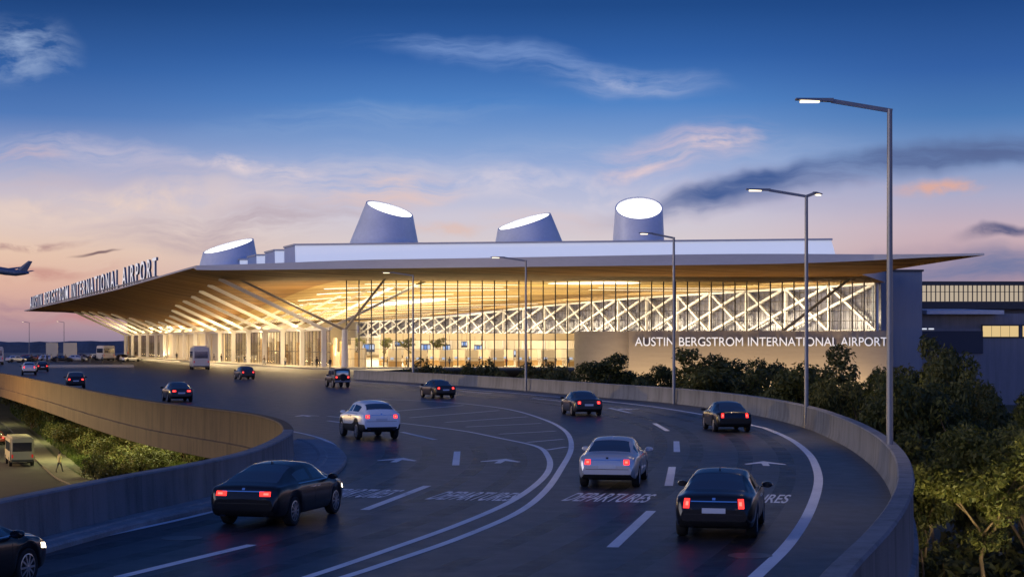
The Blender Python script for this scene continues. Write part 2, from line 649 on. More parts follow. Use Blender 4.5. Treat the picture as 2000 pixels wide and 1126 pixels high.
rose = t.ramp(sq, [(0, S(150, 130, 150)), (pos(600), S(170, 136, 150)), (pos(520), S(200, 164, 168)), (pos(450), S(198, 176, 188)),
                   (pos(390), S(172, 172, 200)), (pos(320), S(124, 152, 198)), (pos(240), S(76, 122, 182)), (pos(150), S(52, 96, 164)), (pos(20), S(32, 72, 134)), (1, S(44, 66, 122))])
wr = t.n('ShaderNodeMapRange', interpolation_type='SMOOTHSTEP', ins={0: az, 1: .25, 2: .9, 3: 0.0, 4: 1.0}).outputs[0]
sky = t.mix(wr, sky, rose)

vec = t.n('ShaderNodeCombineXYZ', ins={0: az, 1: el, 2: 0.0}).outputs[0]
warp = t.n('ShaderNodeTexNoise', noise_dimensions='2D', ins={'Vector': vec, 'Scale': 3.2, 'Detail': 4.0}).outputs['Color']
wv = t.n('ShaderNodeVectorMath', operation='SCALE', ins={0: t.n('ShaderNodeVectorMath', operation='SUBTRACT', ins={0: warp, 1: (.5, .5, .5)}).outputs[0], 'Scale': .11}).outputs[0]
wvec = t.n('ShaderNodeVectorMath', operation='ADD', ins={0: vec, 1: wv}).outputs[0]
wisp = t.n('ShaderNodeTexNoise', noise_dimensions='2D', ins={'Vector': t.n('ShaderNodeMapping', ins={0: wvec, 2: (0, 0, .12), 3: (1.7, 13.0, 1)}).outputs[0], 'Scale': 1.6, 'Detail': 8.0, 'Roughness': .66}).outputs[0]
puff = t.n('ShaderNodeTexNoise', noise_dimensions='2D', ins={'Vector': t.n('ShaderNodeMapping', ins={0: wvec, 2: (0, 0, -.1), 3: (5, 12.0, 1)}).outputs[0], 'Scale': 1.9, 'Detail': 8.0, 'Roughness': .6}).outputs[0]
hole = t.n('ShaderNodeMapRange', ins={0: wisp, 1: .36, 2: .66, 3: 0.0, 4: 1.0}).outputs[0]
hole2 = t.n('ShaderNodeMapRange', ins={0: puff, 1: .38, 2: .64, 3: 0.0, 4: 1.0}).outputs[0]


def cloud(px, py, rx, ry, rot, col, a, tex=None, soft=.0):
    """one streak of cloud: bearing/elevation centre, half-length, half-height, tilt"""
    global sky
    src = wvec
    mp = t.n('ShaderNodeMapping', vector_type='TEXTURE', ins={0: src, 1: ((px - 1000) / 1000, (668 - py) / 1000, 0), 2: (0, 0, R(rot)), 3: (rx / 1000, ry / 1000, 1)}).outputs[0]
    g = t.n('ShaderNodeTexGradient', gradient_type='SPHERICAL', ins={0: mp}).outputs[1]
    g = t.n('ShaderNodeMapRange', interpolation_type='SMOOTHSTEP', ins={0: g, 1: 0.0, 2: .8, 3: 0.0, 4: a}).outputs[0]
    if tex is not None:
        g = t.math('MULTIPLY', g, tex)
    sky = t.mix(g, sky, rgba(S(*col)))


# broad veils first, then the streaks
cloud(300, 400, 700, 110, -2, (206, 186, 190), .55, hole)
cloud(620, 375, 620, 60, 3, (226, 210, 212), .75, hole)
cloud(1080, 365, 420, 46, -3, (216, 208, 220), .7, hole2)
cloud(180, 400, 420, 50, 4, (232, 208, 196), .75, hole2)
cloud(450, 445, 420, 60, 4, (168, 150, 164), .6, hole)
cloud(1000, 330, 900, 70, 2, (178, 188, 218), .4, hole)
cloud(250, 330, 420, 60, -8, (178, 178, 206), .6, hole)
cloud(500, 340, 200, 26, -9, (222, 208, 214), .9, hole2)
cloud(170, 300, 300, 40, -5, (196, 190, 210), .7, hole)
cloud(700, 240, 420, 46, 5, (130, 160, 206), .6, hole)
cloud(1120, 430, 420, 40, 2, (214, 196, 200), .6, hole)
cloud(40, 305, 120, 26, -4, (206, 178, 186), .7, hole)
cloud(40, 105, 130, 80, 8, (146, 168, 206), .85, hole2)
cloud(960, 105, 330, 42, -7, (120, 150, 204), .75, hole)
cloud(1230, 155, 260, 48, -3, (138, 160, 206), .85, hole)
cloud(1220, 158, 110, 22, -14, (176, 186, 218), .8, hole2)
cloud(770, 385, 190, 50, 4, (226, 196, 190), .85, hole)
cloud(1320, 300, 240, 60, 8, (208, 188, 204), .85, hole)
cloud(1390, 290, 110, 26, 6, (236, 208, 206), .9, hole2)
cloud(1250, 325, 120, 20, 10, (228, 204, 206), .8, hole2)
cloud(1560, 385, 460, 60, 2, (178, 170, 196), .5, hole)
cloud(1700, 345, 640, 46, 8, (84, 108, 158), .85, t.math('MULTIPLY_ADD', hole, .5, .5))
cloud(1440, 372, 220, 24, 9, (62, 90, 146), 1.0, t.math('MULTIPLY_ADD', hole, .4, .6))
cloud(1900, 312, 330, 50, 6, (88, 104, 148), .85, t.math('MULTIPLY_ADD', hole, .5, .5))
cloud(1350, 405, 110, 14, 4, (110, 124, 168), .8, hole2)
cloud(1840, 385, 120, 26, 4, (222, 172, 158), .9, hole2)
cloud(1950, 455, 120, 17, 8, (92, 94, 130), 1.0, t.math('MULTIPLY_ADD', hole2, .5, .5))
cloud(1900, 525, 380, 60, 0, (104, 118, 160), .9, t.math('MULTIPLY_ADD', hole, .4, .6))
cloud(50, 482, 130, 16, 5, (150, 106, 116), .95, hole2)
cloud(178, 502, 60, 6, 1, (112, 88, 96), .9)
cloud(60, 545, 220, 26, 3, (196, 140, 132), .7, hole2)
cloud(120, 620, 300, 40, 0, (150, 118, 142), .7, hole)
cloud(230, 640, 200, 16, 0, (206, 132, 128), .8, hole)
cloud(880, 450, 120, 18, 0, (224, 190, 178), .7, hole2)
low = t.n('ShaderNodeMapRange', ins={0: sep[2], 1: -.02, 2: 0.0, 3: 1.0, 4: 0.0}).outputs[0]
sky = t.mix(low, sky, rgba((.03, .032, .045)))
# the half of the sky behind the viewer holds the paler afterglow
back = t.n('ShaderNodeMapRange', interpolation_type='SMOOTHSTEP', ins={0: sep[1], 1: .1, 2: -.5, 3: 1.0, 4: 2.0}).outputs[0]
tint = t.n('ShaderNodeMapRange', interpolation_type='SMOOTHSTEP', ins={0: sep[1], 1: .1, 2: -.5, 3: 0.0, 4: 1.0}).outputs[0]
sky = t.mix(tint, sky, t.mix(1.0, sky, (.84, .94, 1.14, 1), 'MULTIPLY'))
bg = t.n('ShaderNodeBackground', ins={0: sky, 1: back}).outputs[0]
t.n('ShaderNodeOutputWorld', ins={0: bg})

# broad sun glow placed behind left, added to lift faces turned to the camera
sd = bpy.data.lights.new('sun', 'SUN')
sd.energy, sd.angle, sd.color = .9, R(35), (1.0, .91, .90)
so = bpy.data.objects.new('sun', sd)
sdir = Vector((-.90, -.30, .20)).normalized()
so.rotation_euler = sdir.to_track_quat('Z', 'Y').to_euler()
COL.objects.link(so)

vs = scene.view_settings
vs.view_transform, vs.look, vs.gamma, vs.exposure = 'Standard', 'None', 1.0, 0.0
vs.use_curve_mapping = False
scene.render.engine = 'CYCLES'
cy = scene.cycles
cy.use_denoising = True
cy.max_bounces, cy.diffuse_bounces, cy.glossy_bounces = 6, 3, 3
cy.transparent_max_bounces = 12
cy.sample_clamp_indirect = 4.0
cy.use_light_tree = True
cy.caustics_reflective = cy.caustics_refractive = False


def area(name, loc, size, watts, direction, col=(1.0, .74, .42), rz=0.0, spread=180):
    l = bpy.data.lights.new(name, 'AREA')
    l.shape = 'RECTANGLE'
    l.size, l.size_y = size
    l.energy, l.color = watts, col
    l.spread = R(spread)
    o = bpy.data.objects.new(name, l)
    d = Vector(direction).normalized()
    o.rotation_euler = (Matrix.Rotation(rz, 3, 'Z') @ (-d).to_track_quat('Z', 'Y').to_matrix()).to_euler() if abs(d.z) > .99 else (-d).to_track_quat('Z', 'Y').to_euler()
    o.location = loc
    COL.objects.link(o)
    return o


# ------------------------------------------------------------------ ground, deck and roads
LOW = -7.0
g = MB()
g.add([(-4000, -60, LOW), (4000, -60, LOW), (4000, 9000, LOW), (-4000, 9000, LOW)], [(0, 1, 2, 3)])
tag(g.build('ground', M_GROUND), kind='structure')

R_px = [(1590, 1126), (1690, 1030), (1735, 972), (1750, 925), (1738, 880), (1700, 845), (1640, 815), (1560, 790), (1450, 771), (1310, 757), (1200, 750), (1000, 737), (830, 728), (690, 722)]
L_px = [(0, 980), (250, 930), (400, 903), (500, 880), (556, 856), (575, 838), (556, 820), (500, 806), (400, 794), (300, 782), (200, 765), (100, 745), (0, 727)]
TOPZ = 1.1
Rw = [Vector((-9, -12, 0)), Vector((-3.2, 2, 0)), Vector((.9, 12.5, 0))] + [Vector((*G(x, y, TOPZ)[:2], 0)) for x, y in R_px]
Lw = [Vector((-23, -12, 0)), Vector((-17, 4, 0)), Vector((-13, 20, 0))] + [Vector((*G(x, y, TOPZ)[:2], 0)) for x, y in L_px] + [Vector((-82, 245, 0)), Vector((-135, 372, 0)), Vector((-230, 610, 0))]
Rc, Lc = smooth(Rw, 10), smooth(Lw, 10)

deck_outline = Rc + [Vector((-22, 245, 0)), Vector((-16, 290, 0)), Vector((70, 300, 0)), Vector((60, 700, 0)), Vector((-230, 700, 0))] + list(reversed(Lc))
d = MB().poly(deck_outline, 0.0)
tag(d.build('road', M_ROAD), kind='structure')
# soffit and slab of the elevated deck
nR, nL = normals2(Rc), normals2(Lc)


def parapet(name, pts, side, mat, label, bottom, zt=TOPZ, capw=.34):
    """parapet whose face towards the traffic lies on pts; side=+1 puts the thickness to the right"""
    s = side
    prof = [(-.06 * s, 0), (.02 * s, .22), (.06 * s, zt - .1), (.03 * s, zt - .04), (.07 * s, zt), (.07 * s + capw * s, zt), (.11 * s + capw * s, zt - .06), (.07 * s + capw * s, zt - .12),
            (.09 * s + capw * s, -.45), (.2 * s + capw * s, -.5), (.2 * s + capw * s, bottom), (-.06 * s, bottom)]
    o = MB().sweep(pts, prof).build(name, mat, smooth_=True)
    tag(o, label, 'parapet')
    return o


parapet('parapet_wall', Rc, 1, M_CONC, 'long grey concrete parapet sweeping round the outer right side of the elevated road', -1.9)
kN = next(i for i, p in enumerate(Lc) if p.y > G(576, 838, TOPZ).y - .2)
parapet('parapet_wall', Lc[:kN + 1], -1, M_CONC, 'near concrete parapet on the inner left side, behind the big black sedan', -1.6)
parapet('parapet_wall', Lc[kN:], -1, M_CONC2, 'ochre stained parapet and deck edge of the far roadway above the shrubs', -1.35)

# kerb with a swelling nose on the inner side
off = []
for i, p in enumerate(Lc[:kN + 14]):
    near = sstep(26, 5, (p - Lc[kN]).length)
    off.append(.75 + 1.15 * near)
kp = Lc[:kN + 14]
kv, kf = [], []
for p, q, o in zip(kp, nL, off):
    for dd, z in ((.0, .15), (o, .15), (o + .05, .10), (o + .05, .0), (.45 * o, .152), (.5 * o, .19), (.62 * o, .19), (.66 * o, .152)):
        kv.append((p.x + q.x * dd, p.y + q.y * dd, z))
for i in range(len(kp) - 1):
    a, b = i * 8, (i + 1) * 8
    for j, k in ((0, 4), (4, 5), (5, 6), (6, 7), (7, 1), (1, 2), (2, 3)):
        kf.append((a + j, a + k, b + k, b + j))
tag(MB().add(kv, kf).build('kerb', M_KERB), kind='structure')

# ---- painted markings (4 mm above the asphalt)
ZM = .005


def mark(name, px, w, n=6, sm=True):
    pts = [G(x, y) for x, y in px]
    if sm and len(pts) > 2:
        pts = smooth(pts, n)
    tag(MB().strip(pts, w, ZM).build(name, M_MARK), kind='structure')


def curve_cut(pts, gap):
    return pts


stripeA = [(430, 1175), (600, 1126), (760, 1072), (899, 1022), (995, 980), (1051, 942), (1073, 914), (1070, 890), (1048, 871), (976, 855), (899, 840), (778, 825), (640, 812)]
stripeB = [(510, 1175), (672, 1126), (752, 1100), (899, 1049), (1013, 999), (1066, 957), (1095, 916), (1115, 878), (1112, 852), (1096, 835), (1066, 820), (1013, 803), (955, 793), (860, 784), (720, 778)]
mark('lane_line', stripeA, .22)
mark('lane_line', stripeB, .22)
for a, b in (((1106, 872), (1068, 878)), ((1100, 857), (1030, 863)), ((1085, 841), (975, 847)), ((1056, 826), (910, 833)), ((1030, 813), (870, 824)), ((975, 801), (800, 815)), ((905, 791), (740, 805))):
    mark('hatch_line', [a, b], .22)
mark('edge_line', [(1380, 1215), (1475, 1126), (1540, 1062), (1580, 1000), (1598, 945), (1594, 912), (1578, 884), (1545, 858), (1503, 839), (1470, 830), (1355, 806), (1230, 788), (1060, 772), (900, 759), (740, 748), (600, 739)], .28)
for px in ([(1196, 1068), (1272, 997)], [(1306, 948), (1313, 911)], [(1322, 882), (1321, 861)], [(1304, 841), (1278, 826)], [(1232, 806), (1190, 796)],
           [(712, 995), (835, 948)], [(890, 908), (893, 881)], [(232, 1126), (492, 1063)], [(850, 858), (785, 843)], [(700, 829), (640, 821)], [(1100, 783), (1040, 777)], [(960, 768), (900, 763)]):
    mark('lane_dash', px, .26)
mark('edge_line', [(-90, 1103), (91, 1069), (240, 1038), (400, 1002), (520, 966), (615, 924), (648, 898), (659, 880), (645, 864), (612, 851), (560, 840), (480, 828), (330, 806), (200, 785), (60, 757)], .2)
for cx, cy_, hd in ((775, 899, 6), (977, 901, 8), (1495, 906, 6), (1226, 799, -12), (600, 812, -20)):
    c = G(cx, cy_)
    hw = 1.0
    ca, sa = math.cos(R(-hd)), math.sin(R(-hd))
    sh = [(0, 2.0), (-1.05, .1), (-.95, -.25), (-.17, .6), (-.17, -1.0), (.17, -1.0), (.17, .6), (.95, -.25), (1.05, .1)]
    pts = [(c.x + .72 * (x * ca - y * sa), c.y + .8 * (x * sa + y * ca)) for x, y in sh]
    tag(MB().poly(pts, ZM).build('arrow_marking', M_MARK), kind='structure')
for (x0, x1, y, hd) in ((664, 762, 968, 13), (830, 990, 974, 13), (1096, 1248, 977, 13), (1385, 1534, 978, 13)):
    a, b = G(x0, y), G(x1, y)
    wd = 2.35 if x0 != 664 else 2.2
    if x0 == 664:
        a = G(600, y)
    if x0 == 1385:
        a = b - Vector((2.35, 0, 0))
    xd = Vector((math.cos(R(hd)), -math.sin(R(hd)), 0))
    yd = Vector((math.sin(R(hd)), math.cos(R(hd)), 0))
    o = text_mesh('road_lettering', 'DEPARTURES', 3.6, .0, M_MARK, xd, yd, (a.x, a.y, ZM + .001), width=wd, bold=.05)
    tag(o, kind='structure')
mk = MAT('iron_cover', (.10, .10, .105), .4, metal=.5, var=.3, vscale=5)
for cx, cy_ in ((355, 1050), (1465, 1084)):
    c = G(cx, cy_)
    tag(MB().lathe([(.46, 0), (.46, .006)], 24, 'z', (c.x, c.y, .001)).build('manhole_cover', mk), 'round iron manhole cover in the road near the %s' % ('left kerb' if cx < 500 else 'right edge line'), 'manhole')

# darker bands polished by tyres along the lanes
M_TRACK = bpy.data.materials.new('tyre_polish')
M_TRACK.use_nodes = True
M_TRACK.node_tree.nodes.clear()
tt = NT(M_TRACK.node_tree)
tcx = tt.n('ShaderNodeTexCoord').outputs['Object']
nz_ = tt.n('ShaderNodeTexNoise', ins={'Vector': tcx, 'Scale': .55, 'Detail': 6.0, 'Roughness': .65}).outputs[0]
fa = tt.n('ShaderNodeMapRange', ins={0: nz_, 1: .38, 2: .7, 3: 0.0, 4: .62}).outputs[0]
tt.n('ShaderNodeOutputMaterial', ins={0: tt.n('ShaderNodeMixShader', ins={0: fa, 1: tt.n('ShaderNodeBsdfTransparent').outputs[0], 2: tt.n('ShaderNodeBsdfPrincipled', ins={'Base Color': (.007, .0075, .009, 1), 'Roughness': .38}).outputs[0]}).outputs[0]})
edge_ = smooth([G(x, y) for x, y in [(1380, 1215), (1475, 1126), (1540, 1062), (1580, 1000), (1598, 945), (1594, 912), (1578, 884), (1545, 858), (1503, 839), (1470, 830), (1355, 806), (1230, 788), (1060, 772), (900, 759), (740, 748)]], 6)
strB = smooth([G(x, y) for x, y in stripeA[:9]], 6)
for base_, offs in ((edge_, (-1.0, -2.5, -4.4, -5.9)), (strB, (-1.1, -2.6, -4.6, -6.1))):
    nb_ = normals2(base_)
    for o_ in offs:
        tag(MB().strip([p + q * o_ for p, q in zip(base_, nb_)], .55, .0022).build('tyre_track', M_TRACK), kind='structure')

# lower road, verge and sidewalk at the foot of the shrubs
lr = MB().poly([(-90, 60), (-28, 95), (-33.4, 128), (-38.9, 143.6), (-46.6, 165), (-56.4, 194), (-67, 225), (-78.6, 256), (-130, 330), (-170, 330), (-170, 60)], LOW + .01)
tag(lr.build('lower_road', M_LROAD), kind='structure')
sw = [G(165, 962, LOW), G(128, 930, LOW), G(88, 896, LOW), G(58, 862, LOW), G(30, 835, LOW), G(0, 815, LOW)]
sw = [sw[0] + Vector((2, -30, 0))] + sw
tag(MB().sweep(smooth(sw, 6), [(-1.0, LOW), (-1.0, LOW + .15), (1.0, LOW + .15), (1.0, LOW)]).build('footpath', MAT('footpath_paving', (.10, .085, .06), .8, var=.3, vscale=1.0)), kind='structure')
# ------------------------------------------------------------------ the terminal
C0 = Vector((-32.3, 290, 0))


def SQ(s, q, z=0.0):
    p = C0 + U * s + IN * q
    return Vector((p.x, p.y, z))


def to_sq(x, y):
    d = Vector((x, y, 0)) - C0
    return d.dot(U), d.dot(IN)


BAY, NB = 16.2, 17
FRONT = [(-24.3, -14.5), (0, -30.9), (20, -44.4), (45, -61.4), (62, -73.0), (73.5, -84.7), (73.6, -53.0), (80, -45), (96, -24.6)]     # q -> s of the roof's near edge
FAR = [(-29.8, 267), (96, 352)]


def s_near(q):
    return pw(FRONT, q)


def s_far(q):
    return pw(FAR, q)


def q_edge(s):
    return lerp(-24.3, -29.8, (s + 14.5) / 281.5)


ZA = [(-30, 14.9), (0, 14.7), (47, 13.5), (115, 12.2), (146, 11.8), (170, 12.2), (200, 13.3), (259, 14.0), (300, 14.0)]       # soffit 15 m outside the columns
ZBC = [(-30, 15.05), (0, 15.05), (20, 14.6), (47, 12.7), (115, 8.4), (146, 7.9), (170, 8.2), (200, 9.7), (259, 12.4), (300, 12.4)]   # over the columns
ZC = [(-90, 15.05), (20, 15.05), (60, 13.4), (115, 10.2), (170, 9.2), (259, 9.2), (360, 9.2)]     # 16 m inside
ZD = [(-90, 15.05), (40, 15.05), (110, 13.4), (200, 11.2), (300, 10.0), (360, 10)]           # middle of the hall
ZE = [(-90, 15.05), (80, 15.05), (150, 14.2), (246, 12.7), (360, 12.0)]                       # at the braced wall


ZT = [(-15, 16.6), (30, 16.0), (70, 15.45), (150, 15.1), (200, 14.9), (267, 14.5), (360, 14.3)]    # top of the canopy's outer edge


def sm_pw(tab, x):
    return (pw(tab, x - 12) + 2 * pw(tab, x) + pw(tab, x + 12)) / 4


def soffit(s, q):
    qe = q_edge(s)
    zs = [(qe, roof_top(s, qe) - .25), (-15, sm_pw(ZA, s)), (0, sm_pw(ZBC, s)), (16, sm_pw(ZC, s)), (50, sm_pw(ZD, s)), (95, sm_pw(ZE, s))]
    z = pw(zs, q)
    dn = max(0.0, s - s_near(min(q, 62)))
    # the near edge carries a deep fascia: soffit level there
    k = 1 - sstep(0, 16, dn)
    z = lerp(z, 15.8, k * sstep(0, 3.0, q - qe)) if k > 0 else z
    if dn < 1.5:
        z = lerp(z, 15.8, (1 - dn / 1.5) * .8) if q - qe < 3 else z
    tip = sstep(45, 73.5, q) * sstep(-52, -84, s)
    return z + .75 * tip


def roof_top(s, q):
    wv_ = sstep(30, 270, s)
    tip = sstep(30, 73.5, q) * sstep(-45, -84, s)
    z_in = 17.15 - 2.2 * wv_ + .28 * sstep(0, 60, q) - .62 * tip
    z_ed = sm_pw(ZT, s)
    return lerp(z_ed, z_in, sstep(-25, 4, q))


TB = (-28.4, 290, 0)
T = empty('terminal_building', TB)
tag(T, 'glazed airport terminal with a broad timber lined canopy roof, glowing warmly at dusk', 'airport terminal')

# roof: soffit, deck on top, fascia round the edge
qs = [-1 + 0 * k for k in range(0)]
NQ, NS = 46, 64
qn = [(-1, 0)]
base_q = sorted(set([-24.3 + (73.5 + 24.3) * k / 36 for k in range(37)] + [73.6, 76, 80, 84, 88, 92, 96]))
grid = []
for q0 in base_q:
    col_ = []
    for j in range(NS + 1):
        b = (j / NS) ** 1.15
        s0, s1 = s_near(q0), s_far(q0)
        s = lerp(s0, s1, b)
        qq = q0 if q0 > 0 else lerp(q0, q0 * (q_edge(s) / -24.3), 1.0)
        col_.append((s, qq))
    grid.append(col_)
NQn = len(base_q)
sv = [SQ(s, q, soffit(s, q)) for c in grid for s, q in c]
sf = []
for i in range(NQn - 1):
    for j in range(NS):
        a = i * (NS + 1) + j
        sf.append((a, a + 1, a + NS + 2, a + NS + 1))
mb = MB().add(sv, sf)
for n_f, f_ in enumerate(sf):
    i_, j_ = divmod(f_[0], NS + 1)
    s_, q_ = grid[i_][j_]
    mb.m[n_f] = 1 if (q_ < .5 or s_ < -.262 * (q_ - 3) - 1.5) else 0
mb.build('soffit', [M_WOOD, M_WOOD_SHADE], T, TB, smooth_='all')
tv = [SQ(s, q, roof_top(s, q)) for c in grid for s, q in c]
roof = MB().add(tv, [tuple(reversed(f)) for f in sf]).build('roof', M_ROOFTOP, T, TB, smooth_='all')
# fascia follows the outline of the grid
loop = [(i, 0) for i in range(NQn)] + [(NQn - 1, j) for j in range(1, NS + 1)] + [(i, NS) for i in range(NQn - 2, -1, -1)] + [(0, j) for j in range(NS - 1, 0, -1)]
fv, ff = [], []
for i, j in loop:
    s, q = grid[i][j]
    zt, zb = roof_top(s, q), soffit(s, q)
    fv += [SQ(s, q, zb - .02), SQ(s, q, zt + .02)]
n_ = len(loop)
for k in range(n_):
    a, b = 2 * k, 2 * ((k + 1) % n_)
    ff.append((a, b, b + 1, a + 1))
MB().add(fv, ff).build('fascia', M_FASCIA, T, TB)

# rooftop clerestories: saw-tooth rows stepping back bay by bay
for k in range(7):
    a = Vector((-36.5, 285, 0)) + U * (BAY * .985 * k)
    rgt = Vector((52.2, 270, 0)) + U * (BAY * .985 * k)
    dd = (rgt - a).normalized()
    zb, zt = 16.6 - .25 * k, 20.75 - .1 * k
    back = U * 8.7
    m = MB()
    lean = U * .5
    pts = [a, rgt, rgt + back, a + back]
    vs = [Vector((p.x, p.y, zb)) for p in pts] + [Vector((p.x, p.y, zt)) for p in (a + lean, rgt + lean - dd * .9, rgt + back - dd * .9, a + back)]
    m.add(vs, [(0, 1, 5, 4)], 0)
    m.add(vs, [(1, 2, 6, 5), (2, 3, 7, 6), (3, 0, 4, 7)], 1)
    m.add(vs, [(4, 5, 6, 7)], 2)
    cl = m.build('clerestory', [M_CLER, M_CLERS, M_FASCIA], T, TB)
    cap = MB()
    up = Vector((0, 0, .12))
    cap.bar(vs[4] - dd * .2 + up, vs[5] + dd * .2 + up, .5, .3)
    cap.bar(vs[7] + up, vs[4] + up, .4, .3)
    cap.build('coping', M_FASCIA, cl, TB)


# light cones: truncated cones with a slanted glowing mouth
def light_cone(px0, px1, yb, ec, e1, e2, D, shell_z=16.8):
    bc = P((px0 + px1) / 2, yb, D)
    rb = (px1 - px0) / 2 * D / F
    # extend the sides down to the roof
    tc = P(ec[0], ec[1], D)
    rt = math.hypot(*e1[:1])
    N = 48
    m = MB()
    rings = []
    for lev in (-.4, 0, .25, .5, .75, 1.0):
        r_ = []
        for k in range(N):
            a = 2 * math.pi * k / N
            bot = Vector((bc.x + rb * math.cos(a), bc.y + rb * math.sin(a), bc.z))
            top = tc + Vector(e1) * math.cos(a) + Vector(e2) * math.sin(a)
            r_.append(lerp(bot, top, lev))
        rings.append(r_)
    rim = [lerp(tc, p, .945) for p in rings[-1]]
    inn = [p + Vector((0, 0, -.9)) for p in rim]
    allr = rings + [rim, inn]
    vs = [p for r_ in allr for p in r_]
    fs = [(i * N + k, i * N + (k + 1) % N, (i + 1) * N + (k + 1) % N, (i + 1) * N + k) for i in range(len(allr) - 1) for k in range(N)]
    o = m.add(vs, fs).build('light_cone', M_CONE, T, TB, smooth_=True)
    lens = [lerp(tc, p, .95) + Vector((0, 0, -.22)) for p in rings[-1]]
    MB().add(lens, [tuple(range(N))]).build('lens', M_LENS, o, TB)


light_cone(683, 817, 475, (761, 408), (4.1, 0, -1.25), (0, 4.2, 1.15), 296)
light_cone(968, 1098, 470, (1024, 432), (4.55, 0, 1.35), (0, 4.4, .95), 290)
light_cone(1197, 1297, 467, (1248, 406), (4.0, 0, .1), (0, 3.5, 2.15), 284)
light_cone(391, 504, 516, (446, 480), (5.0, 0, 1.25), (0, 4.6, 1.15), 336)

# kerbside: white columns with ribs rising outwards and inwards under the soffit
for i in range(NB):
    s = i * BAY
    z1 = 6.5
    b = SQ(s, 0)
    m = MB()
    m.bar(SQ(s, 0, .0), SQ(s, 0, z1 + .2), .75, .6, 0, U)
    c = m.build('column', M_WHITE, T, TB)
    q1 = -2.5
    while True:
        zz = z1 + (q1 * -.475)
        if zz >= soffit(s, q1) - .1 or q1 < -18.5:
            break
        q1 -= .25
    MB().bar(SQ(s, .35, z1), SQ(s, q1, min(zz, soffit(s, q1) + .1)), .38, .6).build('rib', M_WHITE, c, TB)
    qi = .5
    while z1 + qi * .475 < soffit(s, qi) and qi < 19:
        qi += .25
    MB().bar(SQ(s, .4, z1), SQ(s, qi, z1 + qi * .475), .32, .45).build('rib', M_WHITE, c, TB)

# kerb wall between the columns: glass bays, some of them closed by cream panels
for i in range(NB - 1):
    s0, s1 = i * BAY + .5, (i + 1) * BAY - .5
    q0 = 1.2
    if 6 <= i <= 11:
        m = MB()
        for s_a, s_b in ((s0, (s0 + s1) / 2 - .06), ((s0 + s1) / 2 + .06, s1)):
            a, b = SQ(s_a, q0), SQ(s_b, q0)
            m.bar(a + Vector((0, 0, 3.35)), b + Vector((0, 0, 3.35)), .3, 6.3)
        m.build('wall_panel', M_CREAM, T, TB)
        continue
    a, b = SQ(s0, q0), SQ(s1, q0)
    gl = MB().bar(a + Vector((0, 0, 3.25)), b + Vector((0, 0, 3.25)), .06, 6.4).build('kerb_glazing', M_GLASS2, T, TB)
    m = MB()
    for k in range(7):
        p = lerp(a, b, k / 6)
        m.bar(p + Vector((0, 0, .02)), p + Vector((0, 0, 6.5)), .09, .2, 0, U)
    for z in (.12, 2.7, 6.45):
        m.bar(a + Vector((0, 0, z)), b + Vector((0, 0, z)), .2, .14)
    m.build('glazing_frame', M_MULL, gl, TB)
# head beam above the kerb wall
MB().bar(SQ(-1, .9, 6.7), SQ(259.5, .9, 6.7), .5, .5).build('head_beam', M_WHITE, T, TB)

# tall glass front facing the ramp
FA, FB = Vector((-28.4, 290, 0)), Vector((64.6, 300, 0))
fdir = (FB - FA).normalized()
NM = 44
topf = []
for k in range(NM + 1):
    p = lerp(FA, FB, k / NM)
    s, q = to_sq(p.x, p.y)
    topf.append(Vector((p.x, p.y, soffit(s, q) + .05)))
m = MB()
for k in range(NM):
    a, b = lerp(FA, FB, k / NM), lerp(FA, FB, (k + 1) / NM)
    m.add([a, b, topf[k + 1], topf[k]], [(0, 1, 2, 3)])
cw = m.build('curtain_wall', M_GLASS, T, TB)
for k in range(NM + 1):
    p = lerp(FA, FB, k / NM) + Vector((0, .12, 0))
    MB().bar(p, (topf[k].x, topf[k].y + .12, topf[k].z), .19, .35, 0, (0, 1, 0)).build('mullion', M_MULL, cw, TB)
for z in (1.6, 3.2, 4.8, 6.5, 8.2, 9.9, 11.6, 13.2, 14.5):
    MB().bar(FA + Vector((0, .1, z)), FB + Vector((0, .1, z)), .2, .06).build('transom', M_MULL, cw, TB)
# corner mast with struts
mast = MB().tube([FA + Vector((-.2, -1, 0)), FA + Vector((-.2, -1, 6.6))], [.62, .5], 16).build('corner_mast', M_WHITE, T, TB, smooth_=True)
top = FA + Vector((-.2, -1, 6.5))
for px, py, D in ((472, 543, 284), (753, 540, 284)):
    e = P(px, py, D)
    s, q = to_sq(e.x, e.y)
    e.z = soffit(s, q) + .1
    MB().tube([top, e], [.26, .2], 10).build('strut', M_STRUT, mast, TB, smooth_=True)
a = Vector((47.5, 296, 6.4))
e = Vector((57.2, 286, 15.2))
s, q = to_sq(e.x, e.y)
e.z = soffit(s, q) + .1
MB().tube([a, e], [.26, .22], 10).build('strut', M_STRUT, T, TB, smooth_=True)

# the cross-braced wall along the inner side of the hall
W0 = Vector((64.7, 302.4, 0))
NW = 22


def Wp(k, z):
    p = W0 + U * (16.24 * k - 1.0)
    return Vector((p.x, p.y, z))


def wtop(k):
    p = Wp(k, 0)
    s, q = to_sq(p.x, p.y)
    return min(soffit(s, min(q, 95)), pw([(0, 16.6), (5, 16.2), (9, 14.9), (14, 12.8), (22, 12.0)], k)) - .15


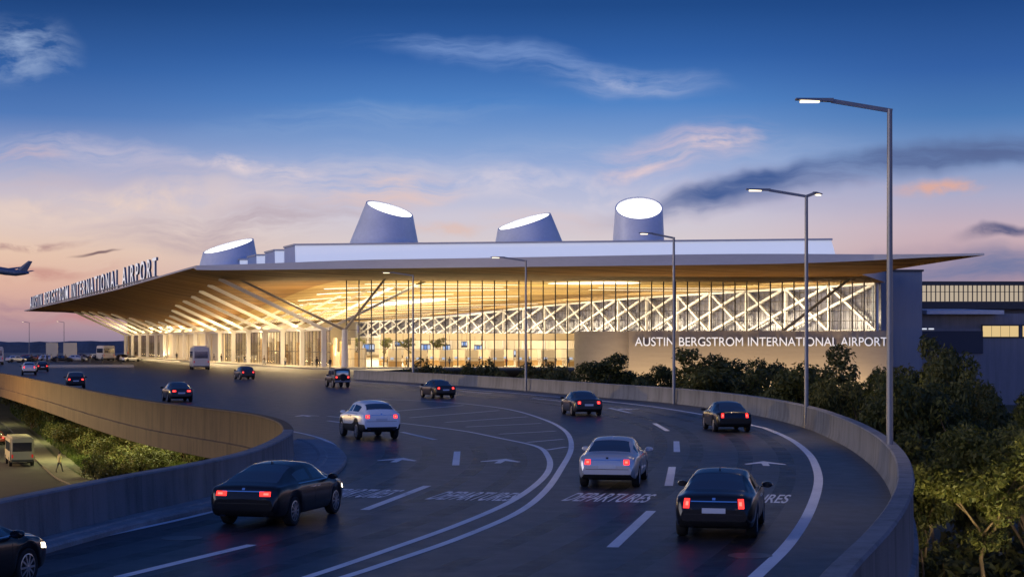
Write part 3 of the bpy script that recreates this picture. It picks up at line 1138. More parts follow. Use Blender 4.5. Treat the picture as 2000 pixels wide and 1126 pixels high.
ZB = 6.4
m = MB()
m2 = MB()
for k in range(NW):
    a, b = Wp(k, ZB), Wp(k + 1, ZB)
    bk = IN * .9
    m.bar(a, b, .5, .55)
    m.bar(Wp(k, wtop(k)), Wp(k + 1, wtop(k + 1)), .5, .5)
    m2.add([a + bk, b + bk, Wp(k + 1, wtop(k + 1)) + bk, Wp(k, wtop(k)) + bk], [(0, 1, 2, 3)])
truss = m.build('truss_wall', M_WHITE, T, TB)
m2.build('slate_glazing', M_SLATE, truss, TB)
fm = MB()
for k in range(NW):
    for j in range(8):
        f = j / 8
        p = lerp(Wp(k, ZB), Wp(k + 1, ZB), f) + IN * .7
        fm.bar(p, (p.x, p.y, lerp(wtop(k), wtop(k + 1), f)), .09, .12)
    for z in (8.4, 10.4, 12.4, 14.0):
        if z < wtop(k) - .4 and z < wtop(k + 1) - .4:
            fm.bar(Wp(k, z) + IN * .7, Wp(k + 1, z) + IN * .7, .12, .12)
fm.build('glazing_bars', M_MULL, truss, TB)
for k in range(NW + 1):
    MB().bar(Wp(k, 0), Wp(k, wtop(k)), .52, .5, 0, U).build('truss_post', M_WHITE, truss, TB)
for k in range(NW):
    MB().bar(Wp(k, ZB), Wp(k + 1, wtop(k + 1)), .46, .45, 0, IN).build('diagonal', M_WHITE, truss, TB)
    k2 = min(NW, k + 2)
    MB().bar(Wp(k, wtop(k)) - IN * .3, Wp(k2, ZB) - IN * .3, .46, .42, 0, IN).build('diagonal', M_WHITE, truss, TB)
# cream lower wall behind the posts, back wall and far end
m = MB()
m.bar(Wp(4, 3.1) + IN * 1.2, Wp(NW, 3.1) + IN * 1.2, .4, 6.2)
m.build('lower_wall', M_CREAM, T, TB)
m = MB()
m.bar(SQ(262, 1, 6.0), SQ(336, 96, 6.0), .4, 12)
m.build('end_wall', M_CREAM, T, TB)
# white balcony front across the hall
m = MB()
m.bar(SQ(70, 30, 5.6), SQ(62, 92, 5.6), .5, 1.5)
m.bar(SQ(70, 31.5, 4.9), SQ(62, 93.5, 4.9), 3.5, .3)
m.build('balcony', M_CREAM, T, TB)
# lit slots and ovals in the hall ceiling, set just under the boards
for (s, q0, q1, wd) in ((10, 10, 38, .9), (24, 6, 40, .8), (38, 8, 46, .9), (54, 8, 40, .8), (70, 12, 60, .9), (88, 20, 64, .9), (104, 16, 60, 1.0), (122, 30, 84, 1.0), (142, 14, 76, 1.1), (164, 20, 80, 1.1), (188, 20, 84, 1.2), (214, 20, 84, 1.2),
                        (16, 58, 88, .7), (30, 62, 92, .7)):
    m = MB()
    n = 10
    vs, fs = [], []
    for k in range(n + 1):
        q = lerp(q0, q1, k / n)
        ss = s - (q - q0) * .12
        for ds in (-wd / 2, wd / 2):
            vs.append(SQ(ss + ds, q, soffit(ss + ds, q) - .14))
    fs = [(2 * k, 2 * k + 1, 2 * k + 3, 2 * k + 2) for k in range(n)]
    m.add(vs, fs).build('ceiling_strip_light', M_STRIP, T, TB)
for (px, py, rx, ry) in ((795, 590, 8.2, 11.0), (1160, 553, 7.5, 7.0)):
    # where that sight line meets the ceiling
    best = None
    for D in range(292, 640, 1):
        p = P(px, py, D)
        s, q = to_sq(p.x, p.y)
        if p.z >= soffit(s, q) - .2:
            best = (s, q)
            break
    if best is None:
        continue
    s0, q0 = best
    vs = []
    for k in range(40):
        a = 2 * math.pi * k / 40
        s, q = s0 + ry * math.sin(a) - (rx * math.cos(a)) * .3, q0 + rx * math.cos(a)
        vs.append(SQ(s, q, soffit(s, q) - .2))
    cen = SQ(s0, q0, soffit(s0, q0) - .2)
    MB().add(vs + [cen], [(k, (k + 1) % 40, 40) for k in range(40)]).build('oval_ceiling_light', M_OVAL, T, TB)

# interior floor and kerbside pavement
inner = [SQ(0, 1), FA, FB, Wp(NW, 0), SQ(262, 1)]
MB().poly(inner, .03).build('hall_floor', MAT('terrazzo', (.48, .42, .32), .25, var=.15, vscale=.4), T, TB)
pv = [SQ(-14, 3.5), SQ(-12, -5.0), SQ(262, -5.0), SQ(262, 1.0), SQ(0, 1.0), FA, FA + fdir * 44 + Vector((0, -.4, 0)), FA + fdir * 44 + Vector((0, -4, 0)), FA + Vector((4, -5, 0))]
m = MB()
top_ = [Vector((p.x, p.y, .16)) for p in pv]
m.poly(top_)
for i in range(len(pv)):
    a, b = pv[i], pv[(i + 1) % len(pv)]
    m.add([(a.x, a.y, .0), (b.x, b.y, .0), (b.x, b.y, .16), (a.x, a.y, .16)], [(0, 1, 2, 3)])
tag(m.build('pavement', M_PAVE), kind='structure')

# big letters standing on the canopy edge
la, lb = SQ(254, q_edge(254) + .3), SQ(24, q_edge(24) + .3)
L_dir = (lb - la)
wtxt = L_dir.length
base_l = (la.x, la.y, roof_top(254, -29) - .1)
zd = roof_top(24, -24.8) - roof_top(254, -29)
m = MB().bar((*la[:2], roof_top(254, -29) + .12), (*lb[:2], roof_top(24, -24.8) + .12), .5, .3)
rail = m.build('letter_rail', M_STEEL, T, TB)
split_letters(text_mesh('roof_lettering', 'AUSTIN BERGSTROM INTERNATIONAL AIRPORT', 5.4, .4, M_LETTER2, (L_dir.x, L_dir.y, zd), (0, 0, 1), base_l, width=wtxt, bold=.05, parent=rail, base=TB, space=1.55), 'letter')


# ------------------------------------------------------------------ sign wall below the glass
WS = empty('sign_wall', (40, 272, LOW))
tag(WS, 'long limestone retaining wall with raised white lettering, below the glass front', 'wall')
wb = (40, 272, LOW)
ztop = 6.25
a, b = P(1228, 650, 272), P(1737, 650, 272)
pts = [Vector((a.x, 272, 0)), Vector((b.x, 272, 0))]
m = MB()
m.sweep(pts, [(0, LOW - .3), (0, ztop), (-1.2, ztop), (-1.2, LOW - .3)])
m.box((b.x - .3, 286, (ztop + LOW) / 2), (.6, 26.5, ztop - LOW - .1))
m.build('wall_face', M_STONE, WS, wb)
cv = []
for k in range(13):
    an = R(90 + 12 - k * 7.0)
    cv.append(None)
c1 = [Vector((a.x - 8.2 + 8.2 * math.sin(R(th)), 272.2 + 14 - 14 * math.cos(R(th)) + (1.2), 0)) for th in range(-2, 80, 6)]
c1 = [Vector((a.x - .02, 273.0, 0))] + [Vector((a.x - .7 - 7.6 * math.sin(R(th)), 273 + 12 * (1 - math.cos(R(th))), 0)) for th in range(0, 91, 6)]
MB().sweep(list(reversed(c1)), [(0, LOW - .3), (0, ztop - .05), (-.8, ztop - .05), (-.8, LOW - .3)]).build('curved_wall_end', M_STONE, WS, wb, smooth_=True)
la_ = P(1240, 675, 271.6)
lb_ = P(1733, 675, 271.6)
split_letters(text_mesh('wall_lettering', 'AUSTIN BERGSTROM INTERNATIONAL AIRPORT', 2.0, .3, M_LETTER, (1, 0, 0), (0, 0, 1), (la_.x, 271.75, la_.z), width=lb_.x - la_.x, bold=.0, parent=WS, base=wb), 'letter')

# ------------------------------------------------------------------ buildings to the right
B1 = empty('stair_tower', (69, 304, LOW))
tag(B1, 'plain blue grey clad block at the right end of the glass front', 'building')
bb = (69, 304, LOW)
m = MB()
x0, x1 = P(1706, 0, 303).x, P(1801, 0, 303).x
m.box(((x0 + x1) / 2, 322, 5.0), (x1 - x0, 38, 24.2))
m.build('wall', M_BLUEG, B1, bb)
m = MB()
m.box(((x0 + x1) / 2, 322, 17.25), (x1 - x0 + .5, 38.5, .35))
m.build('coping', M_BLK, B1, bb)
m = MB()
m.box((x0 + 1.2, 302.9, 6), (.15, .2, 20))
m.box((x0 + 2.6, 302.9, 6), (.15, .2, 20))
m.build('cladding_joints', M_BLK, B1, bb)

B2 = empty('concourse', (100, 340, LOW))
tag(B2, 'concourse bridge with a lit glass band and black roof, right of the blue grey block', 'building')
bb = (100, 340, LOW)
D = 340


def bx(mb, xa, xb, ya, yb, D0, dep, m_=0):
    p, q = P(xa, ya, D0), P(xb, yb, D0)
    mb.box(((p.x + q.x) / 2, D0 + dep / 2, (p.z + q.z) / 2), (abs(q.x - p.x), dep, abs(p.z - q.z)), 0, m_)
    return mb


bx(MB(), 1795, 2120, 549, 557, D, 22).build('roof', M_BLK, B2, bb)
bx(MB(), 1795, 2120, 557.2, 588, D + 1, 18).build('lit_glazing', M_LITWIN2, B2, bb)
m = MB()
for k in range(36):
    px = 1800 + k * 9
    bx(m, px, px + 1.6, 557, 588, D + .6, .3)
bx(m, 1795, 2120, 569, 570, D + .7, .2)
m.build('glazing_bars', M_BLK, B2, bb)
bx(MB(), 1795, 2120, 588.2, 603, D - .5, 22).build('floor_band', M_BLK, B2, bb)
bx(MB(), 1790, 2120, 603.2, 668, D + 3, 18).build('lower_wall', M_GREYC, B2, bb)

B3 = empty('service_building', (100, 306, LOW))
tag(B3, 'low ribbed grey service building with lit windows and a dark glazed band', 'building')
bb = (100, 306, LOW)
D = 308
bx(MB(), 1742, 2120, 640, 800, D, 30).build('wall', M_GREYC, B3, bb)
m = MB()
p, q = P(1802, 604, D), P(1952, 604, D)
m.add([(p.x, D - 3, p.z - .2), (q.x, D - 3, p.z - .2), (q.x - 2, D + 20, p.z + .5), (p.x, D + 20, p.z + .5), (p.x, D - 3, p.z - .9), (q.x, D - 3, p.z - .9), (q.x - 2, D + 20, p.z - .3), (p.x, D + 20, p.z - .3)],
      [(0, 1, 2, 3), (4, 7, 6, 5), (0, 4, 5, 1), (1, 5, 6, 2), (2, 6, 7, 3), (3, 7, 4, 0)])
m.build('canopy_roof', MAT('pale_roof', (.55, .58, .62), .5, var=.1), B3, bb)
bx(MB(), 1801, 2120, 612, 640.2, D + 1, 26).build('upper_wall', M_GREYC, B3, bb)
bx(MB(), 1742, 1920, 646, 690, D - .3, .5).build('dark_glazing', MAT('night_glass', (.02, .028, .05), .5), B3, bb)
wf = MB()
bx(wf, 1917, 1993, 633, 660, D - .15, .3)
wf = wf.build('window', M_BLK, B3, bb)
m = MB()
for k in range(4):
    bx(m, 1920 + k * 17.6, 1936.4 + k * 17.6, 636, 657, D - .3, .2)
m.build('panes', M_LITWIN, wf, bb)
wf = bx(MB(), 1996, 2060, 633, 660, D - .15, .3).build('window', M_BLK, B3, bb)
bx(MB(), 1998, 2058, 636, 657, D - .3, .2).build('panes', M_LITWIN, wf, bb)
m = MB()
for k in range(5):
    bx(m, 1758 + k * 14, 1768 + k * 14, 640.5, 643, D - .25, .15)
m.build('strip_lamps', EMIT('strip_lamp', (.8, .85, 1.0), .9), B3, bb)

# ------------------------------------------------------------------ lamps and added fills that light the terminal
WARM = (1.0, .74, .36)
for k in range(7):
    s = 16 + k * 34
    # uplights on the heads of the kerb columns wash the soffit outside and the ceiling inside
    area('canopy_uplight', SQ(s, -1.0, 7.2), (28, .5), 1000 if k < 4 else 800, -IN * .55 + Vector((0, 0, .8)), WARM, 0)
for k in range(6):
    s = 10 + k * 38
    area('hall_uplight', SQ(s, 40, 6.6), (22, 60), 11500, (0, 0, 1), (1.0, .84, .42), math.atan2(U.y, U.x))
for k in range(5):
    s = 8 + k * 40
    area('hall_downlight', SQ(s, 35, soffit(s, 35) - .6), (18, 60), 21000, (0, 0, -1), (1.0, .80, .52), math.atan2(U.y, U.x))
for k in range(4):
    s = 24 + k * 66
    area('kerb_downlight', SQ(s, -3.5, soffit(s, -3.5) - .7), (60, .6), 6500, -IN * .35 + Vector((0, 0, -1)), (1.0, .72, .36))
for x in (14, 24, 34, 44, 54):
    area('wall_washer', (x, 267.5, LOW + .5), (7, .4), 1100, (0, .55, 1), (1.0, .70, .36))

for k in range(7):  # fill lights added to brighten the braced wall
    c = Wp(k * 3.1 + 1.2, 8.5 - .2 * k) - IN * 16
    area('truss_fill', c, (34, 2.0), 9000 if k else 10500, IN + Vector((0, 0, .12)), (1.0, .82, .58))
for k in range(3):
    area('hall_downlight', SQ(110 + 75 * k, 45, 8.6), (40, 20), 7000, (0, 0, -1), (1.0, .80, .52), math.atan2(U.y, U.x))

for k in range(5):  # added fill in place of light bounced off the pavement, no fitting there
    s = 20 + k * 52
    area('kerb_bounce_fill', SQ(s, -4.7, .3), (.3, 50), 4200, -IN * .12 + Vector((0, 0, 1)), (1.0, .77, .40), math.atan2(U.y, U.x) - math.pi / 2)
for f in (.3, .7):  # fill added because the far end wall stayed dark
    c = lerp(SQ(262, 1, 7.5), SQ(336, 96, 7.5), f) - U * 14
    area('end_wall_fill', c, (30, 2), 3500, U + Vector((0, 0, -.2)), (1.0, .82, .55))
# luminaires under the far roadway shine on the shrubs of the verge
for (x, y, e) in ((-72, 230, 700), (-54, 192, 1300), (-42, 162, 1900), (-31, 146, 1900), (-20, 140, 1500)):
    area('under_deck_light', (x, y, -1.2), (6, 6), e, (-.1, .25, -1), (.92, .90, .40))

for k in range(3):
    area('entrance_downlight', SQ(20 + 34 * k, 4.6, 7.2), (4, 30), 5200, (0, 0, -1), (1.0, .74, .40), math.atan2(U.y, U.x))

# timber and cream partitions of the ticket hall, parallel to the kerb
for i in range(6):
    s0 = 4 + i * 15.5
    m = MB()
    for k in range(6):
        a, b = SQ(s0 + k * 2.5, 8.5), SQ(s0 + k * 2.5 + 2.1, 8.5)
        zt_ = (3.4, 4.6, 2.6, 5.2, 3.9, 4.4)[(k + i) % 6]
        m.bar(a + Vector((0, 0, zt_ / 2)), b + Vector((0, 0, zt_ / 2)), .25, zt_, (k * 2 + i) % 3 % 2)
    m.build('partition', [M_CREAM, MAT('partition_timber', (.42, .27, .11), .5)], T, TB)
# ------------------------------------------------------------------ vehicles
def PAINT(name, col, metal=.0, rough=.28):
    return MAT(name, col, rough, metal=metal, coat=.45 if max(col) < .1 else .8, spec=.3)


M_PBLACK = PAINT('black_paint', (.006, .006, .007))
M_PDARK = PAINT('charcoal_paint', (.035, .037, .042), .2)
M_PBROWN = PAINT('dark_brown_paint', (.035, .028, .022), .2)
M_PSILVER = PAINT('silver_paint', (.52, .53, .56), .55, .32)
M_PWHITE = PAINT('white_paint', (.78, .79, .80))
M_PGREY = PAINT('pale_grey_paint', (.40, .43, .50), .3)
M_PBLUE = PAINT('dark_blue_paint', (.03, .05, .11), .2)
M_PRED = PAINT('dull_red_paint', (.25, .05, .03), .1)
M_CGLASS = MAT('tinted_car_glass', (.010, .013, .02), .05, spec=.9)
M_CGLASS.node_tree.nodes['Principled BSDF'].inputs['IOR'].default_value = 2.1
M_TYRE = MAT('tyre_rubber', (.014, .014, .015), .85)
M_RIM = MAT('alloy_rim', (.55, .56, .58), .3, metal=.9)
M_CHROME = MAT('chrome_trim', (.7, .7, .72), .15, metal=1.0)
M_TAIL = EMIT('tail_lamp_glow', (1.0, .03, .026), 3.0)
M_TAILCORE = EMIT('brake_lamp_core', (1.0, .07, .055), 5.0)
M_TAILDIM = MAT('red_lens', (.20, .01, .01), .2, emit=(1, .03, .02), estr=.35)
M_HEAD = EMIT('head_lamp_glow', (1.0, .84, .6), 8.0)
M_PLATE = MAT('number_plate', (.55, .58, .64), .5)


def evaluated(v, f, mi, levels, crease=None):
    me = bpy.data.meshes.new('tmp')
    me.from_pydata(v, [], f)
    for k in range(max(mi) + 1):
        me.materials.append(None)
    me.polygons.foreach_set('material_index', mi)
    o = bpy.data.objects.new('tmp', me)
    COL.objects.link(o)
    md = o.modifiers.new('s', 'SUBSURF')
    md.levels = md.render_levels = levels
    dg = bpy.context.evaluated_depsgraph_get()
    dg.update()
    r = bpy.data.meshes.new_from_object(o.evaluated_get(dg))
    bpy.data.objects.remove(o)
    vv = [tuple(q.co) for q in r.vertices]
    ff = [list(p.vertices) for p in r.polygons]
    mm = [p.material_index for p in r.polygons]
    bpy.data.meshes.remove(r)
    return vv, ff, mm


def pick(vv, ff, sel):
    """sub-mesh of the faces in sel"""
    idx, nv, nf = {}, [], []
    for i in sel:
        g_ = []
        for k in ff[i]:
            if k not in idx:
                idx[k] = len(nv)
                nv.append(vv[k])
            g_.append(idx[k])
        nf.append(g_)
    return nv, nf


def patch(bvh, org, a, b, d, na=6, nb=3, off=.012, thick=.02, outline=None):
    """thin lens or badge that follows the surface: grid org + i*a + j*b is thrown along d"""
    d = Vector(d).normalized()
    top, ok = [], True
    last = None
    for j in range(nb + 1):
        for i in range(na + 1):
            p = Vector(org) + Vector(a) * (i / na) + Vector(b) * (j / nb)
            if outline:
                p += Vector(b) * outline(i / na, j / nb)
            h = bvh.ray_cast(p, d, 6.0)
            if h[0] is None:
                q = last if last is not None else None
            else:
                q = h[0] - d * off
            if q is None:
                q = p + d * 1.0
            last = q
            top.append(q)
    n = len(top)
    W = na + 1
    vs = top + [p + d * thick for p in top]
    fs = []
    for j in range(nb):
        for i in range(na):
            k = j * W + i
            fs.append((k, k + 1, k + W + 1, k + W))
            fs.append((n + k, n + k + W, n + k + W + 1, n + k + 1))
    edge = [j for j in range(W)] + [j * W + na for j in range(1, nb + 1)] + [nb * W + i for i in range(na - 1, -1, -1)] + [j * W for j in range(nb - 1, 0, -1)]
    for x, y in zip(edge, edge[1:] + edge[:1]):
        fs.append((x, n + x, n + y, y))
    return vs, fs


_WHEELS = {}


def wheel_mesh(r, wd, spokes, side):
    key = (r, wd, spokes, side)
    if key in _WHEELS:
        return _WHEELS[key]
    h = wd / 2
    ty = MB()
    prof = [(r * .70, -h * .8), (r * .9, -h), (r * .975, -h * .82), (r, -h * .5), (r, h * .5), (r * .975, h * .82), (r * .9, h), (r * .70, h * .8)]
    ty.lathe(prof, 28, 'x')
    o = ty.build('wheel', M_TYRE, smooth_=True)
    s = side
    rm = MB()
    rm.lathe([(r * .71, s * h * .55), (r * .71, s * h * .86), (r * .655, s * h * .9), (r * .63, s * h * .55)][::1 if s > 0 else 1], 28, 'x')
    for k in range(spokes):
        a = 2 * math.pi * k / spokes
        c_, s_ = math.cos(a), math.sin(a)
        rm.bar((s * h * .86, c_ * r * .1, s_ * r * .1), (s * h * .78, c_ * r * .66, s_ * r * .66), r * .11, r * .08, 0, (1, 0, 0))
    rm.lathe([(r * .17, s * h * .7), (r * .17, s * h * .9), (r * .1, s * h * .98)], 14, 'x')
    ri = rm.build('rim', M_RIM, smooth_=True)
    dk = MB().lathe([(r * .66, s * h * .35), (r * .66, s * h * .45)], 20, 'x').build('brake_disc', M_DARK)
    me = (o.data, ri.data, dk.data)
    for q in (o, ri, dk):
        bpy.data.objects.remove(q)
    _WHEELS[key] = me
    return me


SPEC = {}
SPEC['sedan'] = dict(
    L=4.86, wid=[(0, .74), (.10, .85), (.4, .905), (1.1, .93), (3.8, .925), (4.35, .89), (4.68, .79), (4.86, .60)],
    top=[(0, .70), (.03, .90), (.12, 1.015), (.35, 1.045), (.72, 1.075), (1.1, 1.25), (1.55, 1.405), (2.2, 1.46), (2.8, 1.435), (3.1, 1.36), (3.5, 1.16), (3.85, 1.005), (4.35, .93), (4.68, .82), (4.86, .60)],
    belt=[(0, .66), (.05, .86), (.15, .94), (1, .965), (2.5, .95), (3.8, .91), (4.35, .84), (4.68, .74), (4.86, .56)],
    bot=[(0, .44), (.08, .30), (.4, .24), (3.9, .21), (4.7, .24), (4.86, .34)],
    yr=1.02, wb=2.86, r=.335, rw=(.72, 1.5), ws=(3.02, 3.82), side=[(1.22, 2.20), (2.29, 3.36)], roofw=.575)
SPEC['fastback'] = dict(
    L=4.95, wid=[(0, .76), (.10, .87), (.4, .915), (1.1, .94), (3.9, .93), (4.45, .89), (4.78, .79), (4.95, .60)],
    top=[(0, .70), (.03, .90), (.10, 1.00), (.30, 1.035), (.52, 1.08), (1.1, 1.275), (1.75, 1.415), (2.35, 1.45), (2.9, 1.42), (3.2, 1.34), (3.6, 1.14), (3.95, .995), (4.45, .92), (4.78, .80), (4.95, .60)],
    belt=[(0, .66), (.05, .86), (.15, .955), (1, .985), (2.5, .965), (3.9, .91), (4.45, .83), (4.78, .73), (4.95, .56)],
    bot=[(0, .44), (.08, .30), (.4, .24), (3.9, .21), (4.7, .24), (4.95, .34)],
    yr=1.06, wb=2.9, r=.35, rw=(.50, 1.68), ws=(3.12, 3.92), side=[(1.42, 2.34), (2.42, 3.46)], roofw=.56)
SPEC['crossover'] = dict(
    L=4.88, wid=[(0, .80), (.10, .91), (.4, .96), (1.1, .985), (3.8, .975), (4.4, .93), (4.72, .82), (4.88, .64)],
    top=[(0, .95), (.03, 1.19), (.12, 1.30), (.24, 1.37), (.62, 1.55), (1.1, 1.67), (1.9, 1.73), (2.5, 1.70), (2.85, 1.63), (3.25, 1.40), (3.65, 1.215), (4.2, 1.14), (4.72, .98), (4.88, .74)],
    belt=[(0, .90), (.05, 1.11), (.15, 1.19), (1, 1.18), (2.5, 1.14), (3.7, 1.06), (4.4, .99), (4.72, .88), (4.88, .68)],
    bot=[(0, .52), (.08, .40), (.4, .34), (3.9, .30), (4.7, .33), (4.88, .42)],
    yr=.98, wb=2.93, r=.395, rw=(.24, .86), ws=(2.8, 3.62), side=[(.86, 1.98), (2.06, 3.18)], roofw=.60)
SPEC['hatch'] = dict(
    L=4.3, wid=[(0, .80), (.08, .87), (.4, .90), (1.1, .91), (3.4, .90), (3.9, .86), (4.15, .76), (4.3, .58)],
    top=[(0, .80), (.03, .98), (.10, 1.09), (.22, 1.22), (.5, 1.46), (.9, 1.55), (1.6, 1.58), (2.2, 1.55), (2.5, 1.46), (2.9, 1.24), (3.25, 1.07), (3.8, .98), (4.15, .84), (4.3, .62)],
    belt=[(0, .76), (.05, .93), (.15, 1.0), (1, 1.01), (2.3, .98), (3.2, .95), (3.8, .88), (4.15, .76), (4.3, .58)],
    bot=[(0, .44), (.08, .32), (.4, .26), (3.4, .24), (4.1, .26), (4.3, .36)],
    yr=.78, wb=2.58, r=.335, rw=(.16, .55), ws=(2.42, 3.2), side=[(.62, 1.5), (1.58, 2.75)], roofw=.62)
SPEC['jeep'] = dict(
    L=4.25, wid=[(0, .80), (.06, .84), (.4, .85), (1.1, .86), (3.2, .85), (3.9, .80), (4.15, .76), (4.25, .70)],
    top=[(0, 1.0), (.02, 1.72), (.08, 1.80), (.4, 1.84), (1.6, 1.85), (2.2, 1.84), (2.4, 1.80), (2.58, 1.50), (2.75, 1.20), (3.2, 1.15), (3.9, 1.11), (4.15, 1.08), (4.25, .9)],
    belt=[(0, .95), (.05, 1.10), (.15, 1.12), (1, 1.12), (2.6, 1.10), (3.2, 1.05), (4.15, 1.0), (4.25, .84)],
    bot=[(0, .56), (.08, .50), (.4, .48), (3.4, .46), (4.1, .5), (4.25, .6)],
    yr=.78, wb=2.6, r=.40, rw=(.0, .02), ws=(2.36, 2.74), side=[(.25, 1.25), (1.36, 2.34)], roofw=.74)


def make_car(spec, paint, label, axle, heading, name='car', level=2, lights='on', detail=2, cat='car', group=None, plate=True, rim_spokes=10, tail='wide', head=False, scale=1.0):
    sp = SPEC[spec]
    L = sp['L']
    yr, yf, r = sp['yr'], sp['yr'] + sp['wb'], sp['r']
    Ra = r + .055
    ys = {0.0, L, .03, .1, .25, L - .04, L - .14, L - .3}
    for y in (yr, yf):
        for k in (-1.06, -1.0, -.72, -.3, .3, .72, 1.0, 1.06):
            ys.add(y + k * Ra)
    glb = [*sp['rw'], *sp['ws'], *[q for s_ in sp['side'] for q in s_]]
    for q in glb:
        if q > 0.01:
            ys.add(q)
    for y, _ in sp['top']:
        ys.add(y)
    ys = sorted(y for y in ys if 0 <= y <= L)
    out = [ys[0]]
    keep = set(glb) | {L}
    for y in ys[1:]:
        if y - out[-1] < .028:
            if y in keep:
                if out[-1] not in keep:
                    out[-1] = y
                elif y != out[-1]:
                    out.append(y)
            continue
        out.append(y)
    ys = out
    c0, c1 = sp['rw'][0], sp['ws'][1]
    rings = []
    for y in ys:
        wm, zt, zbelt, zb = pw(sp['wid'], y), pw(sp['top'], y), pw(sp['belt'], y), pw(sp['bot'], y)
        arch = 0
        for yw in (yr, yf):
            dy = abs(y - yw)
            if dy <= Ra * 1.001:
                arch = max(arch, r + math.sqrt(max(0, Ra * Ra - dy * dy)))
        zs = max(zb, arch)
        h = max(0.0, zt - zbelt)
        cab = sstep(.10, .42, h) if c0 - .01 <= y <= c1 + .01 or spec == 'jeep' else 0.0
        zmid = zs + max(.04, (zbelt - zs)) * .42
        pr = [(0, zb), (wm - .22, zb), (wm - .05, zs), (wm, zmid), (wm - .012, zbelt - .10 if zbelt - .10 > zmid else (zmid + zbelt) / 2), (wm - .05, zbelt), (wm - .085, min(zt, zbelt + .02))]
        rw_ = sp['roofw']
        pr.append((lerp(wm - .15, rw_ + .075, cab), lerp(min(zt - .002, zbelt + .03), zt - .115, cab)))
        pr.append((lerp(wm - .24, rw_ - .01, cab), zt - lerp(.012, .035, cab)))
        pr.append((lerp(wm * .45, rw_ * .6, cab), zt))
        pr.append((0, zt + .012))
        rings.append(pr)
    NP = len(rings[0])
    ring_n = 2 * NP - 2
    v, f, mi = [], [], []
    for y, pr in zip(ys, rings):
        for x, z in pr:
            v.append((x, y, z))
        for x, z in pr[-2:0:-1]:
            v.append((-x, y, z))
    gm = {}

    def slot(k):
        return gm.setdefault(k, len(gm) + 2)

    for i in range(len(ys) - 1):
        ym = (ys[i] + ys[i + 1]) / 2
        for k in range(ring_n):
            a, b = i * ring_n + k, i * ring_n + (k + 1) % ring_n
            f.append((a, b, b + ring_n, a + ring_n))
            kk = k if k < NP - 1 else ring_n - 1 - k
            sd = 'R' if k < NP - 1 else 'L'
            m_ = 0
            if kk in (0, 1) or (kk == 2 and spec in ('crossover', 'jeep')):
                m_ = 1
            if kk == 6:
                for n_, (s0, s1) in enumerate(sp['side']):
                    if s0 < ym < s1:
                        m_ = slot(('side_window', sd, n_))
            if kk in (8, 9):
                if sp['rw'][0] < ym < sp['rw'][1] and spec != 'jeep':
                    m_ = slot(('rear_window',))
                if sp['ws'][0] < ym < sp['ws'][1]:
                    m_ = slot(('windshield',))
            mi.append(m_)
    for base, rev in ((0, True), ((len(ys) - 1) * ring_n, False)):
        for k in range(NP - 1):
            a, b = base + k, base + k + 1
            c, d_ = base + (ring_n - k - 1) % ring_n if k < NP - 1 else None, base + (ring_n - k) % ring_n
            q = [a, b, c, d_]
            q2 = []
            for e in q:
                if e not in q2:
                    q2.append(e)
            if len(q2) >= 3:
                f.append(q2[::-1] if not rev else q2)
                mi.append(0)
    vv, ff, mm = evaluated(v, f, mi, level)
    if scale != 1.0:
        vv = [(x * scale, y * scale, z * scale) for x, y, z in vv]
    bvh = BVHTree.FromPolygons([Vector(q) for q in vv], ff)
    # root sits on the road under the rear axle
    root = empty(name, (axle[0], axle[1], .0), R(-heading))
    tag(root, label, cat, group)
    off = Vector((0, -yr, 0))

    def put(nv, nf, nm, mats, par=root, sm=True):
        mb = MB()
        mb.add([(x, y - yr, z) for x, y, z in nv], nf)
        return mb.build(nm, mats, par, smooth_='all' if sm == 'all' else sm)

    body_sel = [i for i, k in enumerate(mm) if k in (0,)]
    nv, nf = pick(vv, ff, body_sel)
    put(nv, nf, 'body', paint, sm=True)
    nv, nf = pick(vv, ff, [i for i, k in enumerate(mm) if k == 1])
    put(nv, nf, 'underbody', M_DARK)
    for key, sl in gm.items():
        nv, nf = pick(vv, ff, [i for i, k in enumerate(mm) if k == sl])
        if nv:
            put(nv, nf, key[0], M_CGLASS, sm=True)
    # wheels
    for y in (yr, yf):
        for sd in (1, -1):
            me = wheel_mesh(r, .235, rim_spokes, sd)
            x = sd * (pw(sp['wid'], y) - .135)
            wo = bpy.data.objects.new('wheel', me[0])
            COL.objects.link(wo)
            wo.parent = root
            wo.location = (x, y - yr, r)
            if detail >= 1:
                for q, nm in ((me[1], 'rim'), (me[2], 'brake_disc')):
                    ro = bpy.data.objects.new(nm, q)
                    COL.objects.link(ro)
                    ro.parent = wo
    W = pw(sp['wid'], .1)
    zt = pw(sp['belt'], .12)
    tl = M_TAIL if lights == 'on' else M_TAILDIM

    def surf(nm, org, a, b, d, mat, na=6, nb=3, o_=.012, th=.03, ol=None):
        vs, fs = patch(bvh, org, a, b, d, na, nb, o_, th, ol)
        return put(vs, fs, nm, mat)

    for sd in (1, -1):
        z0, hgt, ww = zt - .15, .11, .27
        if tail == 'tall':
            z0, hgt, ww = zt - .19, .21, .13
        if tail == 'square':
            z0, hgt, ww = zt - .18, .15, .17
        to = surf('tail_light', (sd * (W + .0), -.8, z0), (-sd * ww, 0, 0), (0, 0, hgt), (-sd * .22, 1, 0), tl, 6, 3)
        if lights == 'on' and detail >= 1:
            vs, fs = patch(bvh, (sd * (W - .05), -.8, z0 + hgt * .3), (-sd * ww * .45, 0, 0), (0, 0, hgt * .4), (-sd * .22, 1, 0), 4, 2, .018, .02)
            mb = MB().add([(x, y - yr, z) for x, y, z in vs], fs)
            mb.build('lamp_core', M_TAILCORE, to)
